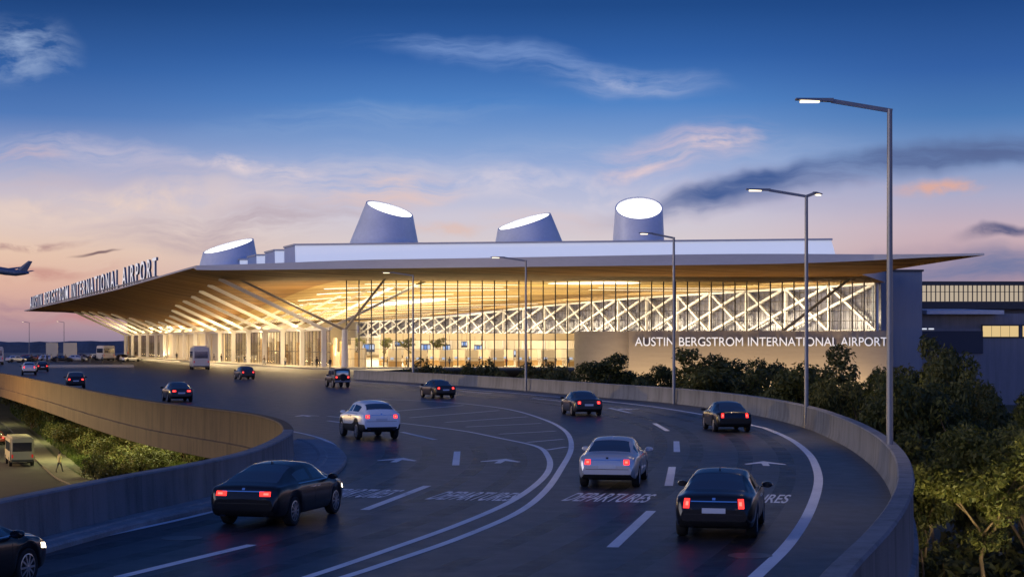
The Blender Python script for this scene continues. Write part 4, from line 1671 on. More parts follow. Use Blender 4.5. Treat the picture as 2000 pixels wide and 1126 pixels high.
        if detail >= 1:
            hz = pw(sp['belt'], L - .3)
            surf('headlight', (sd * (pw(sp['wid'], L - .3) + .35), L + .5, hz - .15), (-sd * .52, .25, 0), (0, 0, .12), (-sd * .75, -1, 0), M_HEAD if head else M_PLATE, 6, 3)
        if head:
            hz = pw(sp['belt'], L - .32)
            surf('headlight', (sd * 1.6, L - .50, hz - .13), (0, .30, -.035), (0, 0, .10), (-sd, 0, 0), M_HEAD, 6, 2, .008, .02)
    zb0 = .33 if spec not in ('crossover', 'jeep') else .5
    surf('rear_bumper', (-W + .12, -.8, zb0 - .04), (2 * W - .24, 0, 0), (0, 0, .13), (0, 1, 0), M_DARK, 12, 2, .008)
    if plate:
        surf('number_plate', (-.26, -.8, zt - .30 if spec in ('sedan', 'crossover', 'hatch') else zb0 + .16), (.52, 0, 0), (0, 0, .115), (0, 1, 0), M_PLATE, 4, 2, .014)
    if detail >= 2:
        surf('trunk_trim', (-W + .34, -.8, zt - .05), (2 * W - .68, 0, 0), (0, 0, .022), (0, 1, 0), M_CHROME, 10, 1, .01)
        surf('badge', (-.035, -.8, zt - .01), (.07, 0, 0), (0, 0, .05), (0, 1, 0), M_CHROME if paint != M_PSILVER else M_DARK, 3, 2, .014)
        surf('seam', (-W + .1, -.8, zt - .33), (2 * W - .2, 0, 0), (0, 0, .014), (0, 1, 0), M_DARK, 12, 1, .003)
        surf('seam', (-W + .22, -.4, zt + .2), (2 * W - .44, 0, 0), (0, .012, 0), (0, .35, -1), M_DARK, 12, 1, .003)
        for sd in (1, -1):
            for yy in (sp['side'][0][0] - .02, sp['side'][0][1] + .03, sp['side'][1][1] - .05):
                surf('door_seam', (sd * 1.6, yy, .36), (0, .013, 0), (0, 0, pw(sp['belt'], yy) - .38), (-sd, 0, 0), M_DARK, 1, 6, .003)
            for yy in (sp['side'][0][1] - .16, sp['side'][1][1] - .95):
                surf('door_handle', (sd * 1.6, yy, pw(sp['belt'], yy) - .13), (0, .18, 0), (0, 0, .03), (-sd, 0, 0), M_CHROME if spec != 'crossover' else M_DARK, 3, 1, .03)
            surf('window_trim', (sd * 1.6, sp['side'][0][0] - .05, pw(sp['belt'], 2) + .005), (0, sp['side'][1][1] - sp['side'][0][0] + .1, -.02), (0, 0, .02), (-sd, 0, 0), M_CHROME, 14, 1, .006)
            surf('exhaust', (sd * (W - .34) - .07, -.8, zb0 - .055), (.14, 0, 0), (0, 0, .05), (0, 1, 0), M_CHROME, 3, 2, .05)
        q = pw(sp['top'], 1.55)
        if spec in ('sedan', 'fastback'):
            MB().add([(-.02, 1.78 - yr, q + .0), (.02, 1.78 - yr, q + .0), (.012, 2.02 - yr, q + .03), (-.012, 2.02 - yr, q + .03), (-.008, 1.80 - yr, q + .105), (.008, 1.80 - yr, q + .105)],
                     [(0, 1, 5, 4), (1, 2, 5), (0, 4, 3), (2, 3, 4, 5)]).build('antenna_fin', paint, root)
    if detail >= 1:
        my = sp['ws'][1] - .52
        mz = pw(sp['belt'], my) + .08
        mx = pw(sp['wid'], my)
        for sd in (1, -1):
            mo = MB()
            mo.lathe([(.03, -.09), (.075, -.075), (.092, 0), (.085, .05), (.07, .062)], 14, 'y', (0, 0, 0))
            mv = [(x * 1.45, -y, z * .85) for x, y, z in mo.v]
            mb = MB().add([(x + sd * (mx + .085), y + my - yr, z + mz) for x, y, z in mv], mo.f)
            mb.bar((sd * (mx - .07), my - yr, mz - .05), (sd * (mx + .06), my - yr + .01, mz - .02), .05, .035)
            mb.build('mirror', paint if detail >= 2 else M_DARK, root, smooth_=True)
    if spec == 'jeep':
        MB().lathe([(.2, -.09), (.34, -.08), (.36, -.02), (.36, .06)], 22, 'y', (0.05, -yr - .12, 1.0)).build('spare_wheel', M_TYRE, root, smooth_=True)
        surf('rear_window', (-.6, -.8, 1.22), (1.2, 0, 0), (0, 0, .42), (0, 1, 0), M_CGLASS, 6, 3, .01)
        MB().box((0, -yr - .06, .62), (1.6, .16, .16)).build('step_bumper', M_STEEL, root)
        mb = MB()
        for sd in (1, -1):
            mb.tube([(sd * .6, .05, 1.9), (sd * .6, 1.5, 1.91)], .025, 6)
            for yy in (.1, 1.45):
                mb.bar((sd * .6, yy, 1.82), (sd * .6, yy, 1.9), .03, .03)
        mb.build('roof_rack', M_DARK, root)
    return root


def gp(x, y):
    p = G(x, y)
    return (p.x, p.y)


make_car('fastback', M_PBLACK, 'big glossy black fastback sedan with one headlight showing, in the near left lane', gp(508, 1023), 14, level=2, detail=2, head=True, plate=False, tail='wide')
make_car('sedan', M_PSILVER, 'silver sedan braking just ahead of the painted word in the middle lane', gp(1192, 949), 9, level=2, detail=2, tail='square')
make_car('sedan', M_PBLACK, 'black sedan with a pale number plate in the right lane beside the edge line', gp(1401, 1046), 11.5, level=2, detail=2, tail='tall')
make_car('crossover', M_PWHITE, 'white sloping roof crossover rounding the bend near the kerb nose', gp(735, 856.5), -19, level=2, detail=2, tail='square')
make_car('sedan', M_PDARK, 'dark sedan driving ahead of the silver one, beyond the hatched gore', gp(1144, 811), -9, level=2, detail=1, tail='square')
make_car('sedan', M_PBLACK, 'black sedan close to the outer parapet on the bend', gp(1428, 842), -3, level=2, detail=1, tail='tall', plate=False)
make_car('sedan', M_PBROWN, 'dark olive brown sedan in front of the outer parapet, nearing the terminal', gp(864, 777), -19, level=2, detail=1, tail='square')
make_car('jeep', M_PBROWN, 'boxy dark off-road car with a spare wheel on its back, at the parapet end', gp(665, 756), -20, level=1, detail=1, tail='square', cat='off-road car')
make_car('hatch', M_PDARK, 'small dark hatchback near the kerb in front of the columns', gp(482, 740.5), -22, level=1, detail=1, tail='square', plate=False)
make_car('sedan', M_PDARK, 'dark low coupe with wide red lights on the far roadway', gp(351, 784), -19, level=1, detail=1, tail='wide')
make_car('hatch', M_PBLACK, 'black boxy hatchback above the ochre parapet', gp(148, 758), -16, level=1, detail=1, tail='square')
make_car('crossover', M_PGREY, 'pale grey crossover near the left end of the far roadway', gp(57, 732), -17, level=1, detail=1, tail='tall')
make_car('hatch', M_PBLACK, 'tiny black hatchback just right of the pale grey crossover', gp(83, 725.5), -17, level=1, detail=1, tail='square')
# the car cut off by the lower left corner: only its nose shows
_c = G(46, 1144)
_h = R(15)
make_car('fastback', M_PBLACK, 'black car entering at the lower left corner, only its nose and front wheel showing', (_c.x - math.sin(_h) * 2.9 - math.cos(_h) * .8, _c.y - math.cos(_h) * 2.9 + math.sin(_h) * .8), 15, level=2, detail=2, head=True)


def small_lot_car(spec, paint, label, x, y, z, heading, group):
    o = make_car(spec, paint, label, (x, y), heading, level=1, detail=0, lights='off', group=group, plate=False)
    o.location.z = z
    return o


gl = 'cars parked on the forecourt beyond the bend'
for i, (px, D, spec, paint, lab, hd) in enumerate(((44, 395, 'hatch', M_PRED, 'dull red car among the parked cars at the far left', 60), (66, 402, 'sedan', M_PDARK, 'charcoal car parked right of the dull red one', 70),
                                                   (82, 385, 'hatch', M_PSILVER, 'silver car parked before the first white panel', 75), (150, 420, 'hatch', M_PBLUE, 'dark blue car parked behind the second white panel', 80),
                                                   (172, 424, 'sedan', M_PWHITE, 'white car parked left of the cream shuttle bus', 85), (36, 372, 'sedan', M_PBLACK, 'black car parked before the dull red one', 65))):
    X = (px - 1000) * D / F
    small_lot_car(spec, paint, lab, X, D, 0, hd, gl)
for i, (px, D, spec, paint, lab, hd) in enumerate(((20, 368, 'hatch', M_PSILVER, 'silver hatchback parked beside the cut off coach', 50), (108, 380, 'sedan', M_PBLACK, 'black saloon parked under the left white panel', 82), (140, 384, 'hatch', M_PGREY, 'pale grey hatchback parked under the right white panel', 78),
                                                   (188, 410, 'sedan', M_PDARK, 'charcoal saloon parked behind the cream shuttle bus', 80), (232, 398, 'hatch', M_PBLACK, 'black hatchback parked right of the cream shuttle bus', 70), (245, 380, 'sedan', M_PSILVER, 'silver saloon parked at the foot of the last columns', 40))):
    small_lot_car(spec, paint, lab, (px - 1000) * D / F, D, 0, hd, 'cars parked on the forecourt beyond the bend')
gl = 'cars parked below the trees on the right'
for px, D, spec, paint, lab, hd in ((1765, 215, 'hatch', M_PWHITE, 'white car parked under the trees beyond the tall lamp post', 80), (1805, 205, 'sedan', M_PSILVER, 'silver car parked under the trees right of the white one', 84),
                                     (1862, 208, 'hatch', M_PWHITE, 'white hatchback parked left of the shuttle bus under the trees', 86)):
    small_lot_car(spec, paint, lab, (px - 1000) * D / F, D, LOW, hd, gl)


# ---- buses
def make_bus(label, loc, heading, Lb, Wb, Hb, body, lights, cat='shuttle bus', name='shuttle_bus', raised=False):
    root = empty(name, loc, R(-heading))
    tag(root, label, cat)
    bm = bmesh.new()
    bmesh.ops.create_cube(bm, size=1.0)
    for q in bm.verts:
        q.co = Vector((q.co.x * Wb, (q.co.y + .5) * Lb, .42 + (q.co.z + .5) * (Hb - .42)))
        if q.co.z > 1:
            q.co.x *= .94
            if q.co.y > 1:
                q.co.y -= .35
    bmesh.ops.bevel(bm, geom=bm.edges[:], offset=.14, segments=3, affect='EDGES')
    me = bpy.data.meshes.new('body')
    bm.to_mesh(me)
    bm.free()
    me.materials.append(body)
    me.polygons.foreach_set('use_smooth', [True] * len(me.polygons))
    me.set_sharp_from_angle(angle=R(40))
    o = bpy.data.objects.new('body', me)
    COL.objects.link(o)
    o.parent = root
    zw0, zw1 = Hb * .52, Hb * .82
    MB().box((0, -.012, (zw0 + zw1) / 2), (Wb * .76, .03, zw1 - zw0)).build('rear_window', M_CGLASS, root)
    MB().box((0, Lb - .19, (zw0 + zw1) / 2 - .05), (Wb * .84, .3, zw1 - zw0 + .2)).build('windshield', M_CGLASS, root)
    n = max(3, int(Lb / 1.5))
    for sd in (1, -1):
        for k in range(n):
            y0 = .35 + k * (Lb - 1.2) / n
            y1 = y0 + (Lb - 1.2) / n - .1
            x = sd * (Wb / 2 * .966)
            MB().bar((x, y0, (zw0 + zw1) / 2), (x, y1, (zw0 + zw1) / 2), .05, zw1 - zw0).build('side_window', M_CGLASS, root)
        MB().box((sd * Wb * .40, -.015, Hb * .36), (.14, .05, .3)).build('tail_light', lights, root)
        for y in (Lb * .2, Lb * .8):
            me = wheel_mesh(.44, .3, 8, sd)
            wo = bpy.data.objects.new('wheel', me[0])
            COL.objects.link(wo)
            wo.parent = root
            wo.location = (sd * (Wb / 2 - .13), y, .44)
    MB().box((0, -.03, .55), (Wb * .9, .1, .2)).build('bumper', M_DARK, root)
    if raised:
        MB().box((0, Lb * .5, Hb + .12), (Wb * .7, Lb * .7, .22)).build('roof_unit', body, root)
    return root


M_BUSW = MAT('cream_bus_paint', (.62, .56, .46), .4, coat=.4)
M_BUSG = MAT('grey_bus_paint', (.38, .40, .45), .4, coat=.4)
p = G(393, 722)
make_bus('white shuttle bus stopped at the kerb before the cream wall panels', (p.x, p.y, 0), -14, 8.5, 2.75, 3.6, M_BUSW, M_TAILDIM, raised=True)
p = P(213, 704, 402)
make_bus('cream shuttle bus far off, left of the last columns', (p.x, p.y, 0), -24, 9, 2.9, 3.6, M_BUSW, M_TAILDIM)
p = P(-8, 711, 330)
make_bus('grey and blue coach cut off by the left edge, beyond the bend', (p.x, p.y, 0), -19, 11, 3.0, 3.5, M_BUSG, M_TAILDIM, 'coach', 'coach')
p = G(50, 911, LOW)
make_bus('pale minibus driving on the lower road beside the footpath', (p.x - .3, p.y, LOW + .012), -21, 6.2, 2.2, 2.7, MAT('pale_van_paint', (.26, .23, .17), .5), M_TAILDIM, 'minibus', 'minibus')
p = G(-6, 868, LOW)
o = make_car('sedan', M_PRED, 'dark red car at the left edge on the lower road', (p.x, p.y), -21, level=1, detail=1, lights='on', tail='square')
o.location.z = LOW + .012
p = P(1950, 780, 150)
make_bus('pale blue shuttle bus half hidden behind the trees at the right', (p.x, 150, LOW), 68, 8, 2.6, 3.4, MAT('pale_blue_paint', (.34, .42, .58), .35, coat=.5), M_TAILDIM)

# ---- aeroplane climbing out at the left
AP = P(-6, 527, 900)
A = empty('airliner', AP, R(78))
tag(A, 'dark twin engine airliner climbing out of frame at the left edge', 'aeroplane')
M_PLANE = MAT('airliner_skin', (.10, .13, .20), .35, metal=.2)
# local +Y is forward
fus = MB()
fp = [(-18.5, .35, 1.1), (-16, .95, .75), (-11, 1.75, .15), (-5, 2.0, 0), (9, 2.0, 0), (13.5, 1.85, -.05), (16.5, 1.3, -.25), (18.2, .6, -.5), (18.8, .12, -.6)]
fus.tube([(0, y, z) for y, r_, z in fp], [r_ for y, r_, z in fp], 20)
fus.build('fuselage', M_PLANE, A, smooth_='all')


def foil(root_le, root_te, tip_le, tip_te, th, nm, vertical=False):
    vs = []
    for le, te, k in ((root_le, root_te, th), (tip_le, tip_te, th * .4)):
        le, te = Vector(le), Vector(te)
        up = Vector((1, 0, 0)) if vertical else Vector((0, 0, 1))
        c = lerp(le, te, .35)
        vs += [le, c + up * k / 2, te, c - up * k / 2]
    return MB().add(vs, [(0, 1, 5, 4), (1, 2, 6, 5), (2, 3, 7, 6), (3, 0, 4, 7), (0, 3, 2, 1), (4, 5, 6, 7)]).build(nm, M_PLANE, A)


for sd in (1, -1):
    foil((sd * 1.2, 4.5, -.9), (sd * 1.2, -2.5, -.9), (sd * 17, -5.0, .9), (sd * 17, -6.6, .9), .9, 'wing')
    foil((sd * .6, -13.2, 1.0), (sd * .6, -16.8, 1.0), (sd * 6.4, -16.8, 1.7), (sd * 6.4, -18.4, 1.7), .35, 'tailplane')
    e = MB().lathe([(.75, -1.6), (1.0, -.4), (1.08, 1.0), (.95, 1.9)], 16, 'y', (sd * 5.2, 2.2, -1.9)).build('engine', M_PLANE, A, smooth_=True)
    MB().box((sd * 5.2, 1.2, -1.1), (.2, 2.4, 1.0)).build('pylon', M_PLANE, e)
foil((0, -11.0, 1.5), (0, -17.2, 1.5), (0, -17.6, 7.6), (0, -20.0, 7.6), .4, 'tail_fin', True)
A.rotation_euler = (R(9), R(-8), R(78))

# ------------------------------------------------------------------ street lamps
def make_lamp(label, x, y, z0, ztop, arm, base_z=None, yaw=0.0, rad=1.0, group='street lamps along the outer parapet', arms=(0.0,), point=0.0):
    root = empty('street_lamp', (x, y, z0), yaw)
    tag(root, label, 'street lamp', group)
    hh = ztop - z0
    m = MB()
    m.tube([(0, 0, 0), (0, 0, hh * .5), (0, 0, hh)], [.13 * rad, .11 * rad, .085 * rad], 10)
    m.lathe([(.24, 0), (.24, .05), (.16, .12), (.15, .9), (.12, .95)], 12, 'z')
    m.build('post', M_STEEL, root, smooth_=True)
    for an in arms:
        rot = Matrix.Rotation(an, 3, 'Z')
        rv = lambda vs_: [tuple(rot @ Vector(q)) for q in vs_]
        m = MB().bar((.08, 0, hh - .06), (-arm * .62, 0, hh + .27), .10 * rad, .13 * rad)
        m.v = rv(m.v)
        m.build('arm', M_STEEL, root)
        x0, x1 = -arm * .60, -arm * 1.0
        zz = hh + .30
        vs = [(x0, -.10, zz - .07), (x0, .10, zz - .07), (x0, .10, zz + .05), (x0, -.10, zz + .05), (x1, -.17, zz - .0), (x1, .17, zz - .0), (x1, .14, zz + .05), (x1, -.14, zz + .05)]
        hd = MB().add(rv(vs), [(0, 3, 2, 1), (4, 5, 6, 7), (0, 1, 5, 4), (1, 2, 6, 5), (2, 3, 7, 6), (3, 0, 4, 7)]).build('lamp_head', M_STEEL, root)
        m = MB().box((x1 + arm * .15, 0, zz - .055), (arm * .2, .2, .06))
        m.v = rv(m.v)
        m.build('led_panel', M_LAMP, hd)
        l = bpy.data.lights.new('lamp_light', 'SPOT')
        l.energy, l.color, l.spot_size, l.spot_blend, l.shadow_soft_size = 950, (1.0, .72, .42), R(125), .7, .12
        if point:
            l = bpy.data.lights.new('lamp_light', 'POINT')
            l.energy, l.color, l.shadow_soft_size = point, (1.0, .64, .22), .4
        lo = bpy.data.objects.new('lamp_light', l)
        COL.objects.link(lo)
        lo.parent = root
        lo.location = rot @ Vector((x1 + arm * .15, 0, zz - .2))
    return root


make_lamp('tallest nearest grey street lamp, standing outside the parapet bend', 12.25, 54.8, LOW, 11.95, 3.05)
make_lamp('two headed street lamp, second from the front, before the long limestone wall', 87 * .575 / 3.3, 87, LOW, 11.95, 3.1, arms=(0.0, R(-113)))
make_lamp('third street lamp along the parapet, its head before the tallest light cone', 121 * .316 / 3.3, 121, LOW, 11.9, 2.5)
make_lamp('fourth street lamp along the parapet, before the middle of the glass front', 153 * .027 / 3.3, 153, LOW, 11.8, 3.2)
make_lamp('fifth and farthest street lamp along the parapet, left of the shrubs', 189 * -.188 / 3.3 - .3, 189, LOW + 7, 11.9, 3.5)
for px, D, lab in ((57, 600, 'leftmost far street lamp beyond the forecourt'), (125, 590, 'far street lamp beyond the white panels, right of the leftmost one')):
    make_lamp(lab, (px - 1000) * D / F, D, 0, 11.4, 2.6, group='far lamps beyond the forecourt')
for x, y, e, lab in ((-70, 152, 48000, 'amber street lamp on the lower road beyond the left edge, farther one'), (-52, 112, 1500, 'amber street lamp on the lower road beyond the left edge, nearer one')):
    make_lamp(lab, x, y, LOW, 2.5, -2.4, group='amber lamps on the lower road', point=e)
# ------------------------------------------------------------------ trees and shrubs
def leaf_cloud(clumps, per, size, squash=.8, seed=0):
    """leaf-sized faces spread round the clump centres; returns (verts, faces)"""
    g_ = np.random.default_rng(seed)
    V, Fc = [], []
    for (c, rad) in clumps:
        n = int(per * rad * rad)
        d = g_.normal(size=(n, 3))
        d /= np.linalg.norm(d, axis=1)[:, None]
        rr = rad * g_.uniform(.35, 1.0, n) ** .6 * g_.uniform(.75, 1.12, n)
        pts = np.array(c) + d * rr[:, None] * np.array([1, 1, squash])
        a = g_.normal(size=(n, 3))
        a /= np.linalg.norm(a, axis=1)[:, None]
        nrm = d * .6 + g_.normal(size=(n, 3)) * .6 + np.array([0, 0, .45])
        b = np.cross(nrm, a)
        b /= np.linalg.norm(b, axis=1)[:, None] + 1e-9
        a = np.cross(b, nrm)
        a /= np.linalg.norm(a, axis=1)[:, None] + 1e-9
        s = size * g_.uniform(.6, 1.3, n)[:, None]
        q = np.stack([pts - a * s * .9, pts + b * s * .38 - a * s * .1, pts + a * s * .9, pts - b * s * .38 - a * s * .1], 1)
        k0 = sum(len(x) for x in V) if V else 0
        V.append(q.reshape(-1, 3))
        Fc.append(np.arange(n * 4).reshape(n, 4) + k0)
    return np.concatenate(V), np.concatenate(Fc)


def mesh_np(name, v, f, mat):
    me = bpy.data.meshes.new(name)
    me.vertices.add(len(v))
    me.vertices.foreach_set('co', np.asarray(v, dtype=np.float32).ravel())
    me.loops.add(f.size)
    me.loops.foreach_set('vertex_index', f.ravel().astype(np.int32))
    me.polygons.add(len(f))
    me.polygons.foreach_set('loop_start', np.arange(0, f.size, f.shape[1], dtype=np.int32))
    me.materials.append(mat)
    me.update(calc_edges=True)
    return me


def make_tree(h, spread, trunk_h, seed, leaf, mat, nclump, per, tr=.16):
    """tapered trunk with forking limbs, a clump of leaves round every twig end"""
    g_ = random.Random(seed)
    m = MB()
    ends = []

    def limb(p, d, length, r_, depth):
        pts, rad = [p], [r_]
        q = p.copy()
        dd = d.normalized()
        n = 4
        for k in range(n):
            dd = (dd + Vector((g_.uniform(-.22, .22), g_.uniform(-.22, .22), g_.uniform(-.02, .16)))).normalized()
            q = q + dd * length / n
            pts.append(q.copy())
            rad.append(max(.012, r_ * (1 - .55 * (k + 1) / n)))
        m.tube(pts, rad, 7 if depth < 2 else 5)
        if depth >= 3 or length < .5:
            ends.append(q)
            return
        for k in range(g_.choice((2, 3, 3)) if depth else 4):
            a = g_.uniform(0, 2 * math.pi)
            out_ = Vector((math.cos(a), math.sin(a), g_.uniform(.15, .75)))
            st = pts[g_.choice((2, 3, 4)) if depth else g_.choice((3, 4))]
            limb(st, (dd * .35 + out_ * .8), length * g_.uniform(.55, .78), r_ * .55, depth + 1)
        ends.append(q)

    limb(Vector((0, 0, 0)), Vector((g_.uniform(-.06, .06), g_.uniform(-.06, .06), 1)), trunk_h, tr, 0)
    es = np.array([tuple(e) for e in ends])
    # pull the twig ends into the wanted envelope
    ctr = es.mean(0)
    k = np.array([spread, spread, 0])
    mx = np.abs(es[:, :2] - ctr[:2]).max()
    top = es[:, 2].max()
    sc = spread * .85 / mx
    sz = (h * .93 - trunk_h * .75) / max(.1, top - trunk_h * .75)
    vv = []
    for x, y, z in m.v:
        if z > trunk_h * .75:
            z = trunk_h * .75 + (z - trunk_h * .75) * sz
            f_ = min(1, (z - trunk_h * .75) / (h * .2))
            x, y = lerp(x, ctr[0] + (x - ctr[0]) * sc, f_), lerp(y, ctr[1] + (y - ctr[1]) * sc, f_)
        vv.append((x, y, z))
    m.v = vv
    cl = []
    for x, y, z in es:
        z2 = trunk_h * .75 + (z - trunk_h * .75) * sz if z > trunk_h * .75 else z
        cl.append(((ctr[0] + (x - ctr[0]) * sc, ctr[1] + (y - ctr[1]) * sc, z2), spread * g_.uniform(.17, .33)))
    g_.shuffle(cl)
    cl = cl[:nclump]
    lv, lf = leaf_cloud(cl, per, leaf, .72, seed)
    tm = bpy.data.meshes.new('trunk')
    tm.from_pydata(m.v, [], m.f)
    tm.materials.append(M_BARK)
    tm.polygons.foreach_set('use_smooth', [True] * len(tm.polygons))
    return tm, mesh_np('crown', lv, lf, mat)


def plant(name, label, cat, meshes, loc, rz, sc, group=None):
    root = empty(name, loc, rz)
    root.scale = sc
    tag(root, label, cat, group)
    for me, nm in zip(meshes, ('trunk', 'crown')):
        o = bpy.data.objects.new(nm, me)
        COL.objects.link(o)
        o.parent = root
    return root


TREES = [make_tree(10.5, 4.6, 3.2, 3, .20, M_LEAF, 40, 290), make_tree(10.0, 4.0, 3.0, 14, .20, M_LEAF, 40, 300), make_tree(11.0, 5.2, 3.4, 27, .21, M_LEAF, 44, 270), make_tree(9.5, 4.4, 3.1, 41, .19, M_LEAF, 42, 290)]
gt = 'trees below the outer parapet'
tree_spots = [  # photo x of the crown centre, distance, top row, half-width in px, mesh, label
    (1195, 190, 683, 58, 1, 'upright dark tree left of the white wall lettering, before the curved wall end'),
    (1290, 200, 715, 40, 3, 'low dark tree between the upright one and the wide spreading one'),
    (1375, 132, 674, 108, 2, 'wide spreading dark tree below the first words of the wall lettering'),
    (1500, 150, 705, 52, 3, 'small dark tree left of the second street lamp post'),
    (1580, 116, 672, 84, 0, 'tall dark tree right behind the second street lamp post'),
    (1692, 104, 706, 62, 1, 'rounded dark tree left of the tallest street lamp post, under the last wall word'),
    (1640, 92, 742, 60, 3, 'dark tree hugging the outside of the parapet, below the rounded one'),
    (1802, 96, 672, 82, 2, 'tall dark tree right of the tallest street lamp post'),
    (1888, 84, 704, 76, 0, 'dark bushy tree before the ribbed grey building'),
    (1990, 98, 742, 76, 1, 'dark tree at the right edge beside the pale blue bus'),
    (1790, 72, 770, 92, 3, 'dense dark tree just outside the parapet bend'),
    (1915, 74, 790, 90, 2, 'dense dark tree behind the pale green one'),
    (2030, 70, 800, 90, 0, 'dark tree half cut off by the right edge'),
    (1800, 66, 850, 78, 1, 'low dark tree against the near parapet face, left of the pale green one'),
    (1720, 83, 752, 52, 0, 'small dark tree behind the tallest street lamp post'),
]
for px, D, ytop, hw, k, lab in tree_spots:
    ztop = H + (HY - ytop) * D / F
    zb = LOW if True else 0
    hgt = ztop - zb
    hh = (10.5, 10.0, 11.0, 9.5)[k]
    sp = (4.6, 4.0, 5.2, 4.4)[k]
    wr_ = hw * D / F
    rz_ = random.uniform(0, 6.28)
    cv_ = np.empty(len(TREES[k][1].vertices) * 3)
    TREES[k][1].vertices.foreach_get('co', cv_)
    cm_ = cv_.reshape(-1, 3).mean(0) * wr_ / sp * 1.5
    ox, oy = cm_[0] * math.cos(rz_) - cm_[1] * math.sin(rz_), cm_[0] * math.sin(rz_) + cm_[1] * math.cos(rz_)
    plant('tree', lab, 'tree', TREES[k], ((px - 1000) * D / F - ox, D - oy, zb), rz_, (wr_ / sp * 1.5, wr_ / sp * 1.5, hgt / hh * (1.0 if px < 1700 else 1.06)), gt)
# pale green tree lit from below at the lower right
near = make_tree(8.6, 2.9, 5.0, 62, .13, M_LEAF2, 64, 520, .13)
tx = P(1930, 1100, 60)
plant('tree', 'pale green young tree with bare forking trunk, lit from below at the lower right corner', 'tree', near, (tx.x, 60, LOW), 1.9, (1, 1, 1))
for (x, y, z, e) in ((tx.x - 3.0, 55.2, LOW + .25, 3600), (tx.x + 1.6, 55.0, LOW + .25, 2400), (20.5, 60.5, LOW + .25, 1200), (21.5, 92.0, LOW + .25, 2500)):
    f = MB().lathe([(.12, -.12), (.14, .05), (.1, .1)], 12, 'z', (0, 0, 0)).build('ground_spotlight', M_DARK, loc=(x, y, z), smooth_=True)
    lp = MB().lathe([(.085, 0), (.085, .012)], 12, 'z', (0, 0, .1)).build('lens', EMIT('spot_lens', (1.0, .85, .5), 6.0), f)
    tag(f, 'small black ground spotlight ' + {55.2: 'left of the pale green tree', 55.0: 'right of the pale green tree', 60.5: 'at the foot of the trees far right', 92.0: 'under the small tree behind the tallest post'}[y], 'spotlight', 'ground spotlights under the trees')
    l = bpy.data.lights.new('spot_light', 'SPOT')
    l.energy, l.color, l.spot_size, l.spot_blend, l.shadow_soft_size = e, (1.0, .84, .45), R(110), .5, .1
    lo = bpy.data.objects.new('spot_light', l)
    lo.location = (x, y, z + .15)
    lo.rotation_euler = (Vector((x, y, z)) - (Vector((tx.x, 60, LOW + 7)) if y < 60 else Vector((x + 1, y + 6, LOW + 8)))).to_track_quat('Z', 'Y').to_euler()
    COL.objects.link(lo)

# bushes
def make_bush(w_, h_, seed, leaf, per, mat):
    g_ = random.Random(seed)
    cl = []
    m = MB()
    for k in range(13):
        a = g_.uniform(0, 6.28)
        rr = w_ * g_.uniform(0, .72)
        z = h_ * g_.uniform(.22, .78) * (1 - .4 * rr / w_)
        cl.append(((rr * math.cos(a), rr * math.sin(a), z), w_ * g_.uniform(.26, .42)))
        m.tube([(0, 0, 0), (rr * .5 * math.cos(a), rr * .5 * math.sin(a), z * .6), (rr * math.cos(a), rr * math.sin(a), z)], [.035, .025, .01], 5)
    v, f = leaf_cloud(cl, per, leaf, h_ / w_ * .55, seed)
    v[:, 2] = np.maximum(v[:, 2], .02)
    tm = bpy.data.meshes.new('stems')
    tm.from_pydata(m.v, [], m.f)
    tm.materials.append(M_BARK)
    return tm, mesh_np('foliage', v, f, mat)


BUSH = [make_bush(1.6, 2.0, 5, .13, 330, M_SHRUB), make_bush(1.9, 1.7, 8, .14, 300, M_SHRUB), make_bush(1.3, 2.2, 13, .12, 380, M_SHRUB)]


def bush(lab, loc, k, s, group):
    root = empty('shrub', loc, random.uniform(0, 6.28))
    root.scale = (s, s, s * random.uniform(.9, 1.15))
    tag(root, lab, 'shrub', group)
    for me, nm in zip(BUSH[k], ('stems', 'foliage')):
        o = bpy.data.objects.new(nm, me)
        COL.objects.link(o)
        o.parent = root


gb = 'shrubs on the verge under the far roadway'
bb_ = [(40, 800, 2.1), (75, 812, 1.5), (62, 838, 1.5), (100, 826, 1.6), (128, 822, 1.8), (104, 858, 1.3), (160, 838, 1.9), (138, 868, 1.5), (192, 852, 2.0), (170, 890, 1.5), (222, 866, 2.0), (208, 905, 1.6),
       (255, 880, 2.0), (243, 922, 1.5), (290, 893, 2.0), (278, 930, 1.5), (325, 900, 1.9), (318, 930, 1.4), (362, 905, 1.7), (398, 902, 1.6), (430, 900, 1.5), (188, 936, 1.2), (226, 946, 1.2)]
where = ['at the far left end of the row', 'a little right of the row\'s left end', 'beside the footpath where it bends', 'before the left part of the ochre deck edge', 'close under the ochre deck edge', 'standing alone on the grass by the footpath',
         'under the left third of the deck edge', 'in front of its neighbour by the deck edge', 'below a joint of the ochre deck edge', 'on the open grass, left of the middle', 'near the middle, close to the deck edge', 'near the middle, out on the grass',
         'right of the middle, against the deck edge', 'right of the middle, nearer the footpath', 'in the right half of the row, at the back', 'in the right half of the row, at the front', 'at the back, near the round pier',
         'at the front, near the near parapet', 'third from the right end, at the back', 'second from the right end', 'at the right end, half hidden by the near parapet', 'lowest on the grass beside the footpath', 'lowest right one, just over the near parapet']
for i, ((px, py, s), wh) in enumerate(zip(bb_, where)):
    p = G(px, py, LOW)
    adj = ('bushy green', 'wide yellowish green', 'upright green')[i % 3]
    bush('%s shrub on the verge, %s' % (adj, wh), (p.x, p.y, LOW), i % 3, s, gb)
gb2 = 'shrubs between the outer parapet and the glass front'
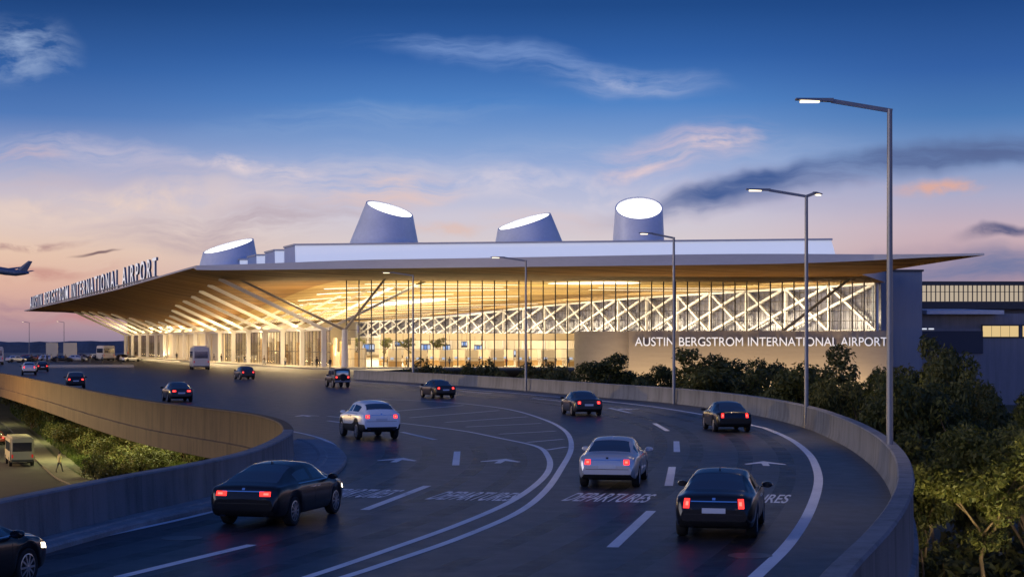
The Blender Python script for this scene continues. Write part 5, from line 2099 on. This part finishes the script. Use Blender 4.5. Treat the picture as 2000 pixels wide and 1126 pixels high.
for i, (px, D, yt, s, lab) in enumerate(((830, 232, 699, 2.2, 'dark shrub left end of the row before the glass front'), (856, 236, 701, 2.0, 'dark shrub right beside the left end one, before the glass front'), (915, 230, 703, 2.0, 'low dark shrub left of the fourth street lamp post'),
                                        (946, 236, 697, 2.4, 'bigger dark shrub left of the fourth street lamp post'), (978, 228, 706, 1.9, 'small dark shrub just left of the fourth street lamp post'), (1056, 226, 697, 2.3, 'dark shrub right of the fourth street lamp post'),
                                        (1095, 222, 712, 1.9, 'low shrub below the end of the glass front'), (1136, 214, 715, 2.0, 'low shrub at the foot of the curved wall end'), (1230, 196, 718, 2.2, 'low shrub right of the upright tree'), (1255, 180, 725, 2.2, 'low shrub left of the wide spreading tree'), (1020, 232, 712, 1.7, 'tiny dark shrub directly right of the fourth lamp post'))):
    ztop = H + (HY - yt) * D / F
    base_z = ztop - 2.0 * s
    # these grow on the planted bank that rises to the forecourt
    bush(lab, ((px - 1000) * D / F, D, base_z), i % 3, s, gb2)
for i, (x, y, sc_, lab) in enumerate(((13.6, 62, 1.7, 'big shrub at the foot of the near parapet face'), (15.5, 66, 2.1, 'big shrub behind the one at the parapet foot'), (17.8, 69, 2.2, 'big shrub behind the pale green tree, left of its trunk'), (20.6, 72, 2.3, 'big shrub behind the pale green tree, right of its trunk'),
                                     (15.0, 57, 1.2, 'small shrub left of the pale green tree'), (22.6, 70, 2.0, 'big shrub at the right edge below the trees'), (18.8, 64, 1.0, 'small shrub close behind the trunk of the pale green tree'))):
    bush(lab, (x, y, LOW), i % 3, sc_, 'undergrowth below the right hand trees')
# planted bank behind the outer parapet
m = MB()
bk = [Vector((-20, 214, 0)), Vector((-8, 196, 0)), Vector((6, 172, 0)), Vector((20, 158, 0)), Vector((40, 150, 0))]
bk2 = [Vector((-20, 262, 0)), Vector((-2, 266, 0)), Vector((14, 262, 0)), Vector((30, 255, 0)), Vector((48, 250, 0))]
vs = []
for a_, b_, zt_ in zip(bk, bk2, (-2.6, -2.8, -3.6, -5.6, -6.9)):
    vs += [(a_.x, a_.y, LOW), (lerp(a_, b_, .3).x, lerp(a_, b_, .3).y, zt_), (b_.x, b_.y, zt_)]
fs = []
for i in range(4):
    for j in range(2):
        k = i * 3 + j
        fs.append((k, k + 3, k + 4, k + 1))
tag(m.add(vs, fs).build('bank', M_GROUND), kind='structure')


# grass: tufts over the verge, one object
g_ = np.random.default_rng(4)
pts = []
quad = [G(165, 958, LOW), G(60, 850, LOW), G(20, 800, LOW), G(230, 850, LOW), G(430, 900, LOW), G(330, 950, LOW)]
xs = np.array([(q.x, q.y) for q in quad])
n = 26000
px_ = g_.uniform(20, 440, n * 3)
py_ = g_.uniform(790, 960, n * 3)
ok = (py_ > 775 + (px_) * .28) & (px_ > (py_ - 838) * 1.28 + 62)
px_, py_ = px_[ok][:n], py_[ok][:n]
dd_ = F * (H - LOW) / (py_ - HY)
X = (px_ - CX) * dd_ / F
b0 = np.stack([X, dd_, np.full_like(X, LOW)], 1)
an = g_.uniform(0, 6.28, len(X))
wv_ = np.stack([np.cos(an), np.sin(an), np.zeros_like(an)], 1) * g_.uniform(.05, .13, len(X))[:, None]
tipv = b0 + np.stack([g_.normal(0, .1, len(X)), g_.normal(0, .1, len(X)), g_.uniform(.15, .45, len(X))], 1)
v = np.stack([b0 - wv_, b0 + wv_, tipv], 1).reshape(-1, 3)
me = mesh_np('grass', v, np.arange(len(v)).reshape(-1, 3), M_GRASS)
go = bpy.data.objects.new('grass', me)
COL.objects.link(go)
tag(go, 'rough green grass covering the verge among the shrubs', 'grass', kind='stuff')

# far woods along the horizon
m = MB()
g2 = random.Random(5)
xs_ = np.arange(-1500, 1400, 9.0)
hts = [LOW + 11.6 + .5 * math.sin(x * .011) + .4 * math.sin(x * .037 + 1) + g2.uniform(-.5, .7) for x in xs_]
vs, fs = [], []
for x, h_ in zip(xs_, hts):
    y = 1500 + 40 * math.sin(x * .004)
    vs += [(x, y, LOW), (x, y + 3, LOW + (h_ - LOW) * .8), (x, y + 9, h_), (x, y + 40, LOW)]
for i in range(len(xs_) - 1):
    for j in range(3):
        k = i * 4 + j
        fs.append((k, k + 4, k + 5, k + 1))
tag(m.add(vs, fs).build('woods', M_TREELINE), 'dark far-off woods along the horizon', 'woods', kind='stuff')

# ------------------------------------------------------------------ forecourt things
for px0, px1, D, wh in ((90, 113, 396, 'left'), (124, 150, 392, 'right')):
    p, q = P(px0, 698, D), P(px1, 668, D)
    root = empty('sign_panel', ((p.x + q.x) / 2, D, 0))
    tag(root, 'blank white upright panel on the forecourt, the %s of the two' % wh, 'panel', 'white panels on the forecourt')
    wd = q.x - p.x
    MB().box((0, 0, 2.3), (wd, .25, 4.0)).build('board', M_CREAM, root)
    for sd in (-1, 1):
        MB().box((sd * wd * .42, 0, .2), (.2, .2, .4)).build('leg', M_STEEL, root)
a, b = G(92, 718), G(262, 717)
m = MB()
m.poly([(a.x, a.y), (b.x, b.y), (b.x - 6, b.y + 26), (a.x - 12, a.y + 26)], .18)
ol = [(a.x, a.y), (b.x, b.y), (b.x - 6, b.y + 26), (a.x - 12, a.y + 26)]
for i in range(4):
    (x0, y0), (x1, y1) = ol[i], ol[(i + 1) % 4]
    m.add([(x0, y0, 0), (x1, y1, 0), (x1, y1, .18), (x0, y0, .18)], [(0, 1, 2, 3)])
tag(m.build('traffic_island', M_PAVE), kind='structure')


# ------------------------------------------------------------------ people
SKIN = MAT('skin', (.42, .26, .18), .6)
HAIR = MAT('dark_hair', (.02, .015, .012), .7)


def person_mesh(joints, edges, radii, parts_of, mats):
    me = bpy.data.meshes.new('tmp')
    me.from_pydata(joints, edges, [])
    o = bpy.data.objects.new('tmp', me)
    COL.objects.link(o)
    md = o.modifiers.new('k', 'SKIN')
    for q, r_ in zip(me.skin_vertices[0].data, radii):
        q.radius = (r_, r_)
    me.skin_vertices[0].data[0].use_root = True
    o.modifiers.new('s', 'SUBSURF').levels = 1
    o.modifiers['s'].render_levels = 1
    dg = bpy.context.evaluated_depsgraph_get()
    dg.update()
    r = bpy.data.meshes.new_from_object(o.evaluated_get(dg))
    bpy.data.objects.remove(o)
    for m_ in mats:
        r.materials.append(m_)
    for p in r.polygons:
        p.material_index = parts_of(p.center)
        p.use_smooth = True
    return r


def pose(kind):
    st = {'stand': (.0, .0), 'walk': (.26, -.24), 'stride': (.34, -.30)}[kind]
    J = [(0, 0, .94), (0, .01, 1.18), (0, .0, 1.38), (0, .01, 1.50), (0, .03, 1.60), (0, .035, 1.70)]
    Rr = [.135, .125, .13, .055, .088, .082]
    E = [(0, 1), (1, 2), (2, 3), (3, 4), (4, 5)]

    def chain(frm, pts, rad):
        k = frm
        for p, r_ in zip(pts, rad):
            J.append(p)
            Rr.append(r_)
            E.append((k, len(J) - 1))
            k = len(J) - 1
    for sd, sw in ((1, st[0]), (-1, st[1])):
        chain(0, [(sd * .1, .0, .86), (sd * .11, sw * .55 + .02, .48), (sd * .11, sw - (.06 if sw < 0 else 0), .09), (sd * .115, sw + .14, .04)], [.092, .062, .045, .04])
        chain(2, [(sd * .19, 0, 1.38), (sd * .24, -sw * .4, 1.10), (sd * .235, -sw * .8 + .08, .86), (sd * .23, -sw * .9 + .12, .78)], [.062, .046, .036, .03])
    return J, E, Rr


_P = {}


def person(label, loc, heading, kind, top, bottom, group='people along the kerb'):
    key = (kind, top.name, bottom.name)
    if key not in _P:
        J, E, Rr = pose(kind)

        def part_of(c):
            if c.z > 1.47:
                return 0
            if c.z < .10:
                return 3
            if abs(c.x) > .17 and c.z < .86:
                return 0
            return 1 if c.z > .9 else 2
        _P[key] = person_mesh(J, E, Rr, part_of, [SKIN, top, bottom, M_DARK])
    o = bpy.data.objects.new('person', _P[key])
    COL.objects.link(o)
    o.location, o.rotation_euler = loc, (0, 0, R(heading))
    tag(o, label, 'person', group)
    h = MB().lathe([(.05, 1.60), (.098, 1.64), (.10, 1.72), (.075, 1.79), (.02, 1.812)], 12, 'z', (0, .015, 0))
    h.build('hair', HAIR, o, smooth_='all')
    return o


def cloth(n_, c):
    return MAT(n_, c, .8)


CB, CG, CBR, CBL, CW, CR = cloth('black_cloth', (.02, .02, .022)), cloth('grey_cloth', (.12, .12, .13)), cloth('brown_cloth', (.12, .07, .035)), cloth('blue_cloth', (.05, .08, .18)), cloth('pale_cloth', (.5, .47, .42)), cloth('red_cloth', (.3, .04, .03))
spots = [(516, -3.6, 'walk', CBR, CB, 'person in a brown jacket walking by the kerb left of the corner mast', 80), (557, -3.2, 'stand', CW, CBL, 'person in a pale top standing between two kerb columns', 200), (619, -2.2, 'walk', CB, CB, 'person in black beside the nearest white column', 20),
         (645, -3.8, 'stand', CB, CG, 'person in a black top standing at the corner mast', 170), (466, -3.4, 'walk', CG, CB, 'person in grey walking behind the small dark hatchback', 60), (478, -2.5, 'stand', CB, CBL, 'person in black top and blue trousers, right of the hatchback', 10),
         (432, -2.5, 'stand', CB, CB, 'person in black by the end of the cream wall panels', 240), (418, -3.5, 'stride', CB, CG, 'person striding right of the white shuttle bus', 110), (345, -3.8, 'stand', CB, CB, 'person in black just left of the white shuttle bus', 0),
         (323, -3.0, 'walk', CG, CB, 'person in grey before the cream wall panels, left of the shuttle bus', 120), (265, -3.5, 'stand', CB, CBR, 'person in black and brown near the last columns', 40), (250, -2.8, 'walk', CR, CB, 'person in a red top near the last columns', 90)]
for px, q, kd, tp, bt, lab, hd in spots:
    # where the sight bearing crosses the line q metres from the columns
    k = (px - 1000) / F
    c = SQ(0, q)
    s = (c.x - k * c.y) / (k * U.y - U.x)
    p = SQ(s, q, .16)
    person(lab, p, hd, kd, tp, bt)
for px, D, kd, tp, bt, lab, hd in ((92, 375, 'stand', CB, CB, 'person in black before the left white panel', 30), (100, 372, 'walk', CW, CB, 'person in a pale top before the left white panel', 80), (128, 370, 'stand', CBR, CB, 'person in brown before the right white panel', 10), (84, 380, 'walk', CG, CG, 'person all in grey left of the white panels', 60)):
    person(lab, ((px - 1000) * D / F, D, 0), hd, kd, tp, bt, 'people on the forecourt')
for px, D, kd, tp, bt, lab, hd in ((62, 366, 'walk', CB, CB, 'person in black walking left of the dull red car', 40), (74, 362, 'stand', CR, CB, 'person in a red top near the dull red car', 70), (112, 360, 'walk', CB, CG, 'person in black top and grey trousers between the white panels', 100),
                                   (160, 366, 'stand', CG, CB, 'person in grey right of the right white panel', 20), (176, 364, 'walk', CBR, CG, 'person in brown top walking left of the cream bus', 60), (236, 352, 'stand', CW, CB, 'person in a pale top right of the cream bus', 30), (200, 358, 'walk', CBL, CB, 'person in blue in front of the cream bus', 90)):
    person(lab, ((px - 1000) * D / F, D, 0), hd, kd, tp, bt, 'people on the forecourt')
p = G(116, 925, LOW)
person('person in a yellow jacket walking on the footpath beside the minibus', (p.x, p.y, LOW + .15), -30, 'walk', cloth('yellow_cloth', (.5, .42, .15)), CB, 'person on the footpath')

# ------------------------------------------------------------------ inside the hall
M_DESK = MAT('desk_timber', (.42, .27, .11), .45, var=.25, vscale=2)
M_BLUES = EMIT('blue_screen', (.25, .42, .9), .8)
M_SCR = EMIT('pale_screen', (.75, .82, 1.0), .9)


def desk(lab, x, y, rz=0):
    root = empty('checkin_desk', (x, y, .03), rz)
    tag(root, lab, 'check-in desk', 'check-in desks in the hall')
    MB().box((0, 0, .5), (2.4, .7, 1.0)).build('counter', M_DESK, root)
    MB().box((0, 0, 1.03), (2.6, .85, .06)).build('top', M_CREAM, root)
    mo = MB().box((-.5, .1, 1.25), (.06, .06, .4)).build('monitor', M_DARK, root)
    MB().box((-.5, .05, 1.45), (.6, .05, .36)).build('screen', M_SCR, mo)
    MB().box((0, .9, 1.5), (2.4, .15, 3.0)).build('back_panel', M_CREAM, root)


order = 'first second third fourth fifth sixth seventh eighth ninth tenth'.split()
for r_ in range(2):
    for i in range(9):
        x, y = -21 + i * 4.6 + r_ * 2.1 - r_ * 5, 303 + r_ * 16 + i * .5
        desk('timber check-in desk, %s from the left in the %s row behind the glass' % (order[i], ('near', 'far')[r_]), x, y, .1)


def wallsign(lab, px, py, D, wp, hp, dark=True):
    a = P(px, py, D)
    w_, h_ = wp * D / F, hp * D / F
    root = empty('hanging_sign', (a.x, D, a.z - h_ / 2))
    tag(root, lab, 'sign', 'blue signs hanging in the hall')
    MB().box((0, 0, h_ / 2), (w_, .25, h_)).build('casing', M_PBLUE, root)
    n_ = 3
    for k in range(n_):
        MB().box(((k - 1) * w_ / 3.1, -.14, h_ * .6), (w_ / 4.2, .03, h_ * .55)).build('screen', M_SCR if k != 1 else M_BLUES, root)
    for sd in (-1, 1):
        MB().box((sd * w_ * .4, 0, h_ + .9), (.06, .06, 1.8)).build('hanger', M_DARK, root)


for px, py, D, wp, hp, lab in ((717, 679, 322, 30, 16, 'wide blue sign with pale panels left behind the glass front'), (831, 680, 330, 20, 18, 'blue sign with pale panels in the middle behind the glass'), (872, 681, 335, 15, 18, 'narrow blue sign left of the two white posts'),
                               (907, 672, 338, 12, 12, 'small blue sign fixed high between two white posts'), (934, 682, 340, 16, 18, 'blue sign behind the rightmost shrubs'), (780, 671, 326, 18, 10, 'pale blue sign hung high before the balcony'), (1010, 690, 330, 14, 14, 'blue sign right of the fourth street lamp post')):
    wallsign(lab, px, py, D, wp, hp)
POT = MAT('planter', (.5, .48, .44), .5)
itree = make_tree(5.2, 1.7, 2.0, 77, .16, M_LEAF2, 30, 260, .09)
for px, D, lab in ((695, 312, 'potted indoor tree nearest the corner mast'), (752, 316, 'potted indoor tree left of the middle behind the glass'), (802, 318, 'potted indoor tree in the middle behind the glass'), (864, 322, 'potted indoor tree right of the middle behind the glass')):
    X = (px - 1000) * D / F
    root = plant('indoor_tree', lab, 'indoor tree', itree, (X, D, .6), random.uniform(0, 6), (1, 1, .92), 'potted trees in the hall')
    pt = MB().lathe([(.55, -.57), (.75, .1), (.68, .1), (.66, .02)], 20, 'z').build('pot', POT, root, smooth_=True)
inp = [(-22, 298, CB), (-18.5, 297, CG), (-15, 299, CBR), (-11, 297.5, CBL), (-8, 299, CW), (-4, 298, CB), (-1, 299.4, CR), (3, 298.6, CG), (6, 299.6, CB), (10, 300, CBL), (13, 299, CW), (-13, 308, CB), (-6, 310, CBR), (1, 309, CG), (8, 311, CB), (-20, 309, CW)]
nm_ = {CB: 'black', CG: 'grey', CBR: 'brown', CBL: 'blue', CW: 'pale', CR: 'red'}
for i, (x, y, c_) in enumerate(inp):
    person('traveller in a %s top, %s from the left in the %s line inside the hall' % (nm_[c_], (order + ['eleventh'])[i if i < 11 else i - 11], 'front' if i < 11 else 'back'), (x, y, .03), random.uniform(0, 360), ('stand', 'walk')[i % 2], c_, CB if c_ is not CB else CG, 'travellers in the hall')
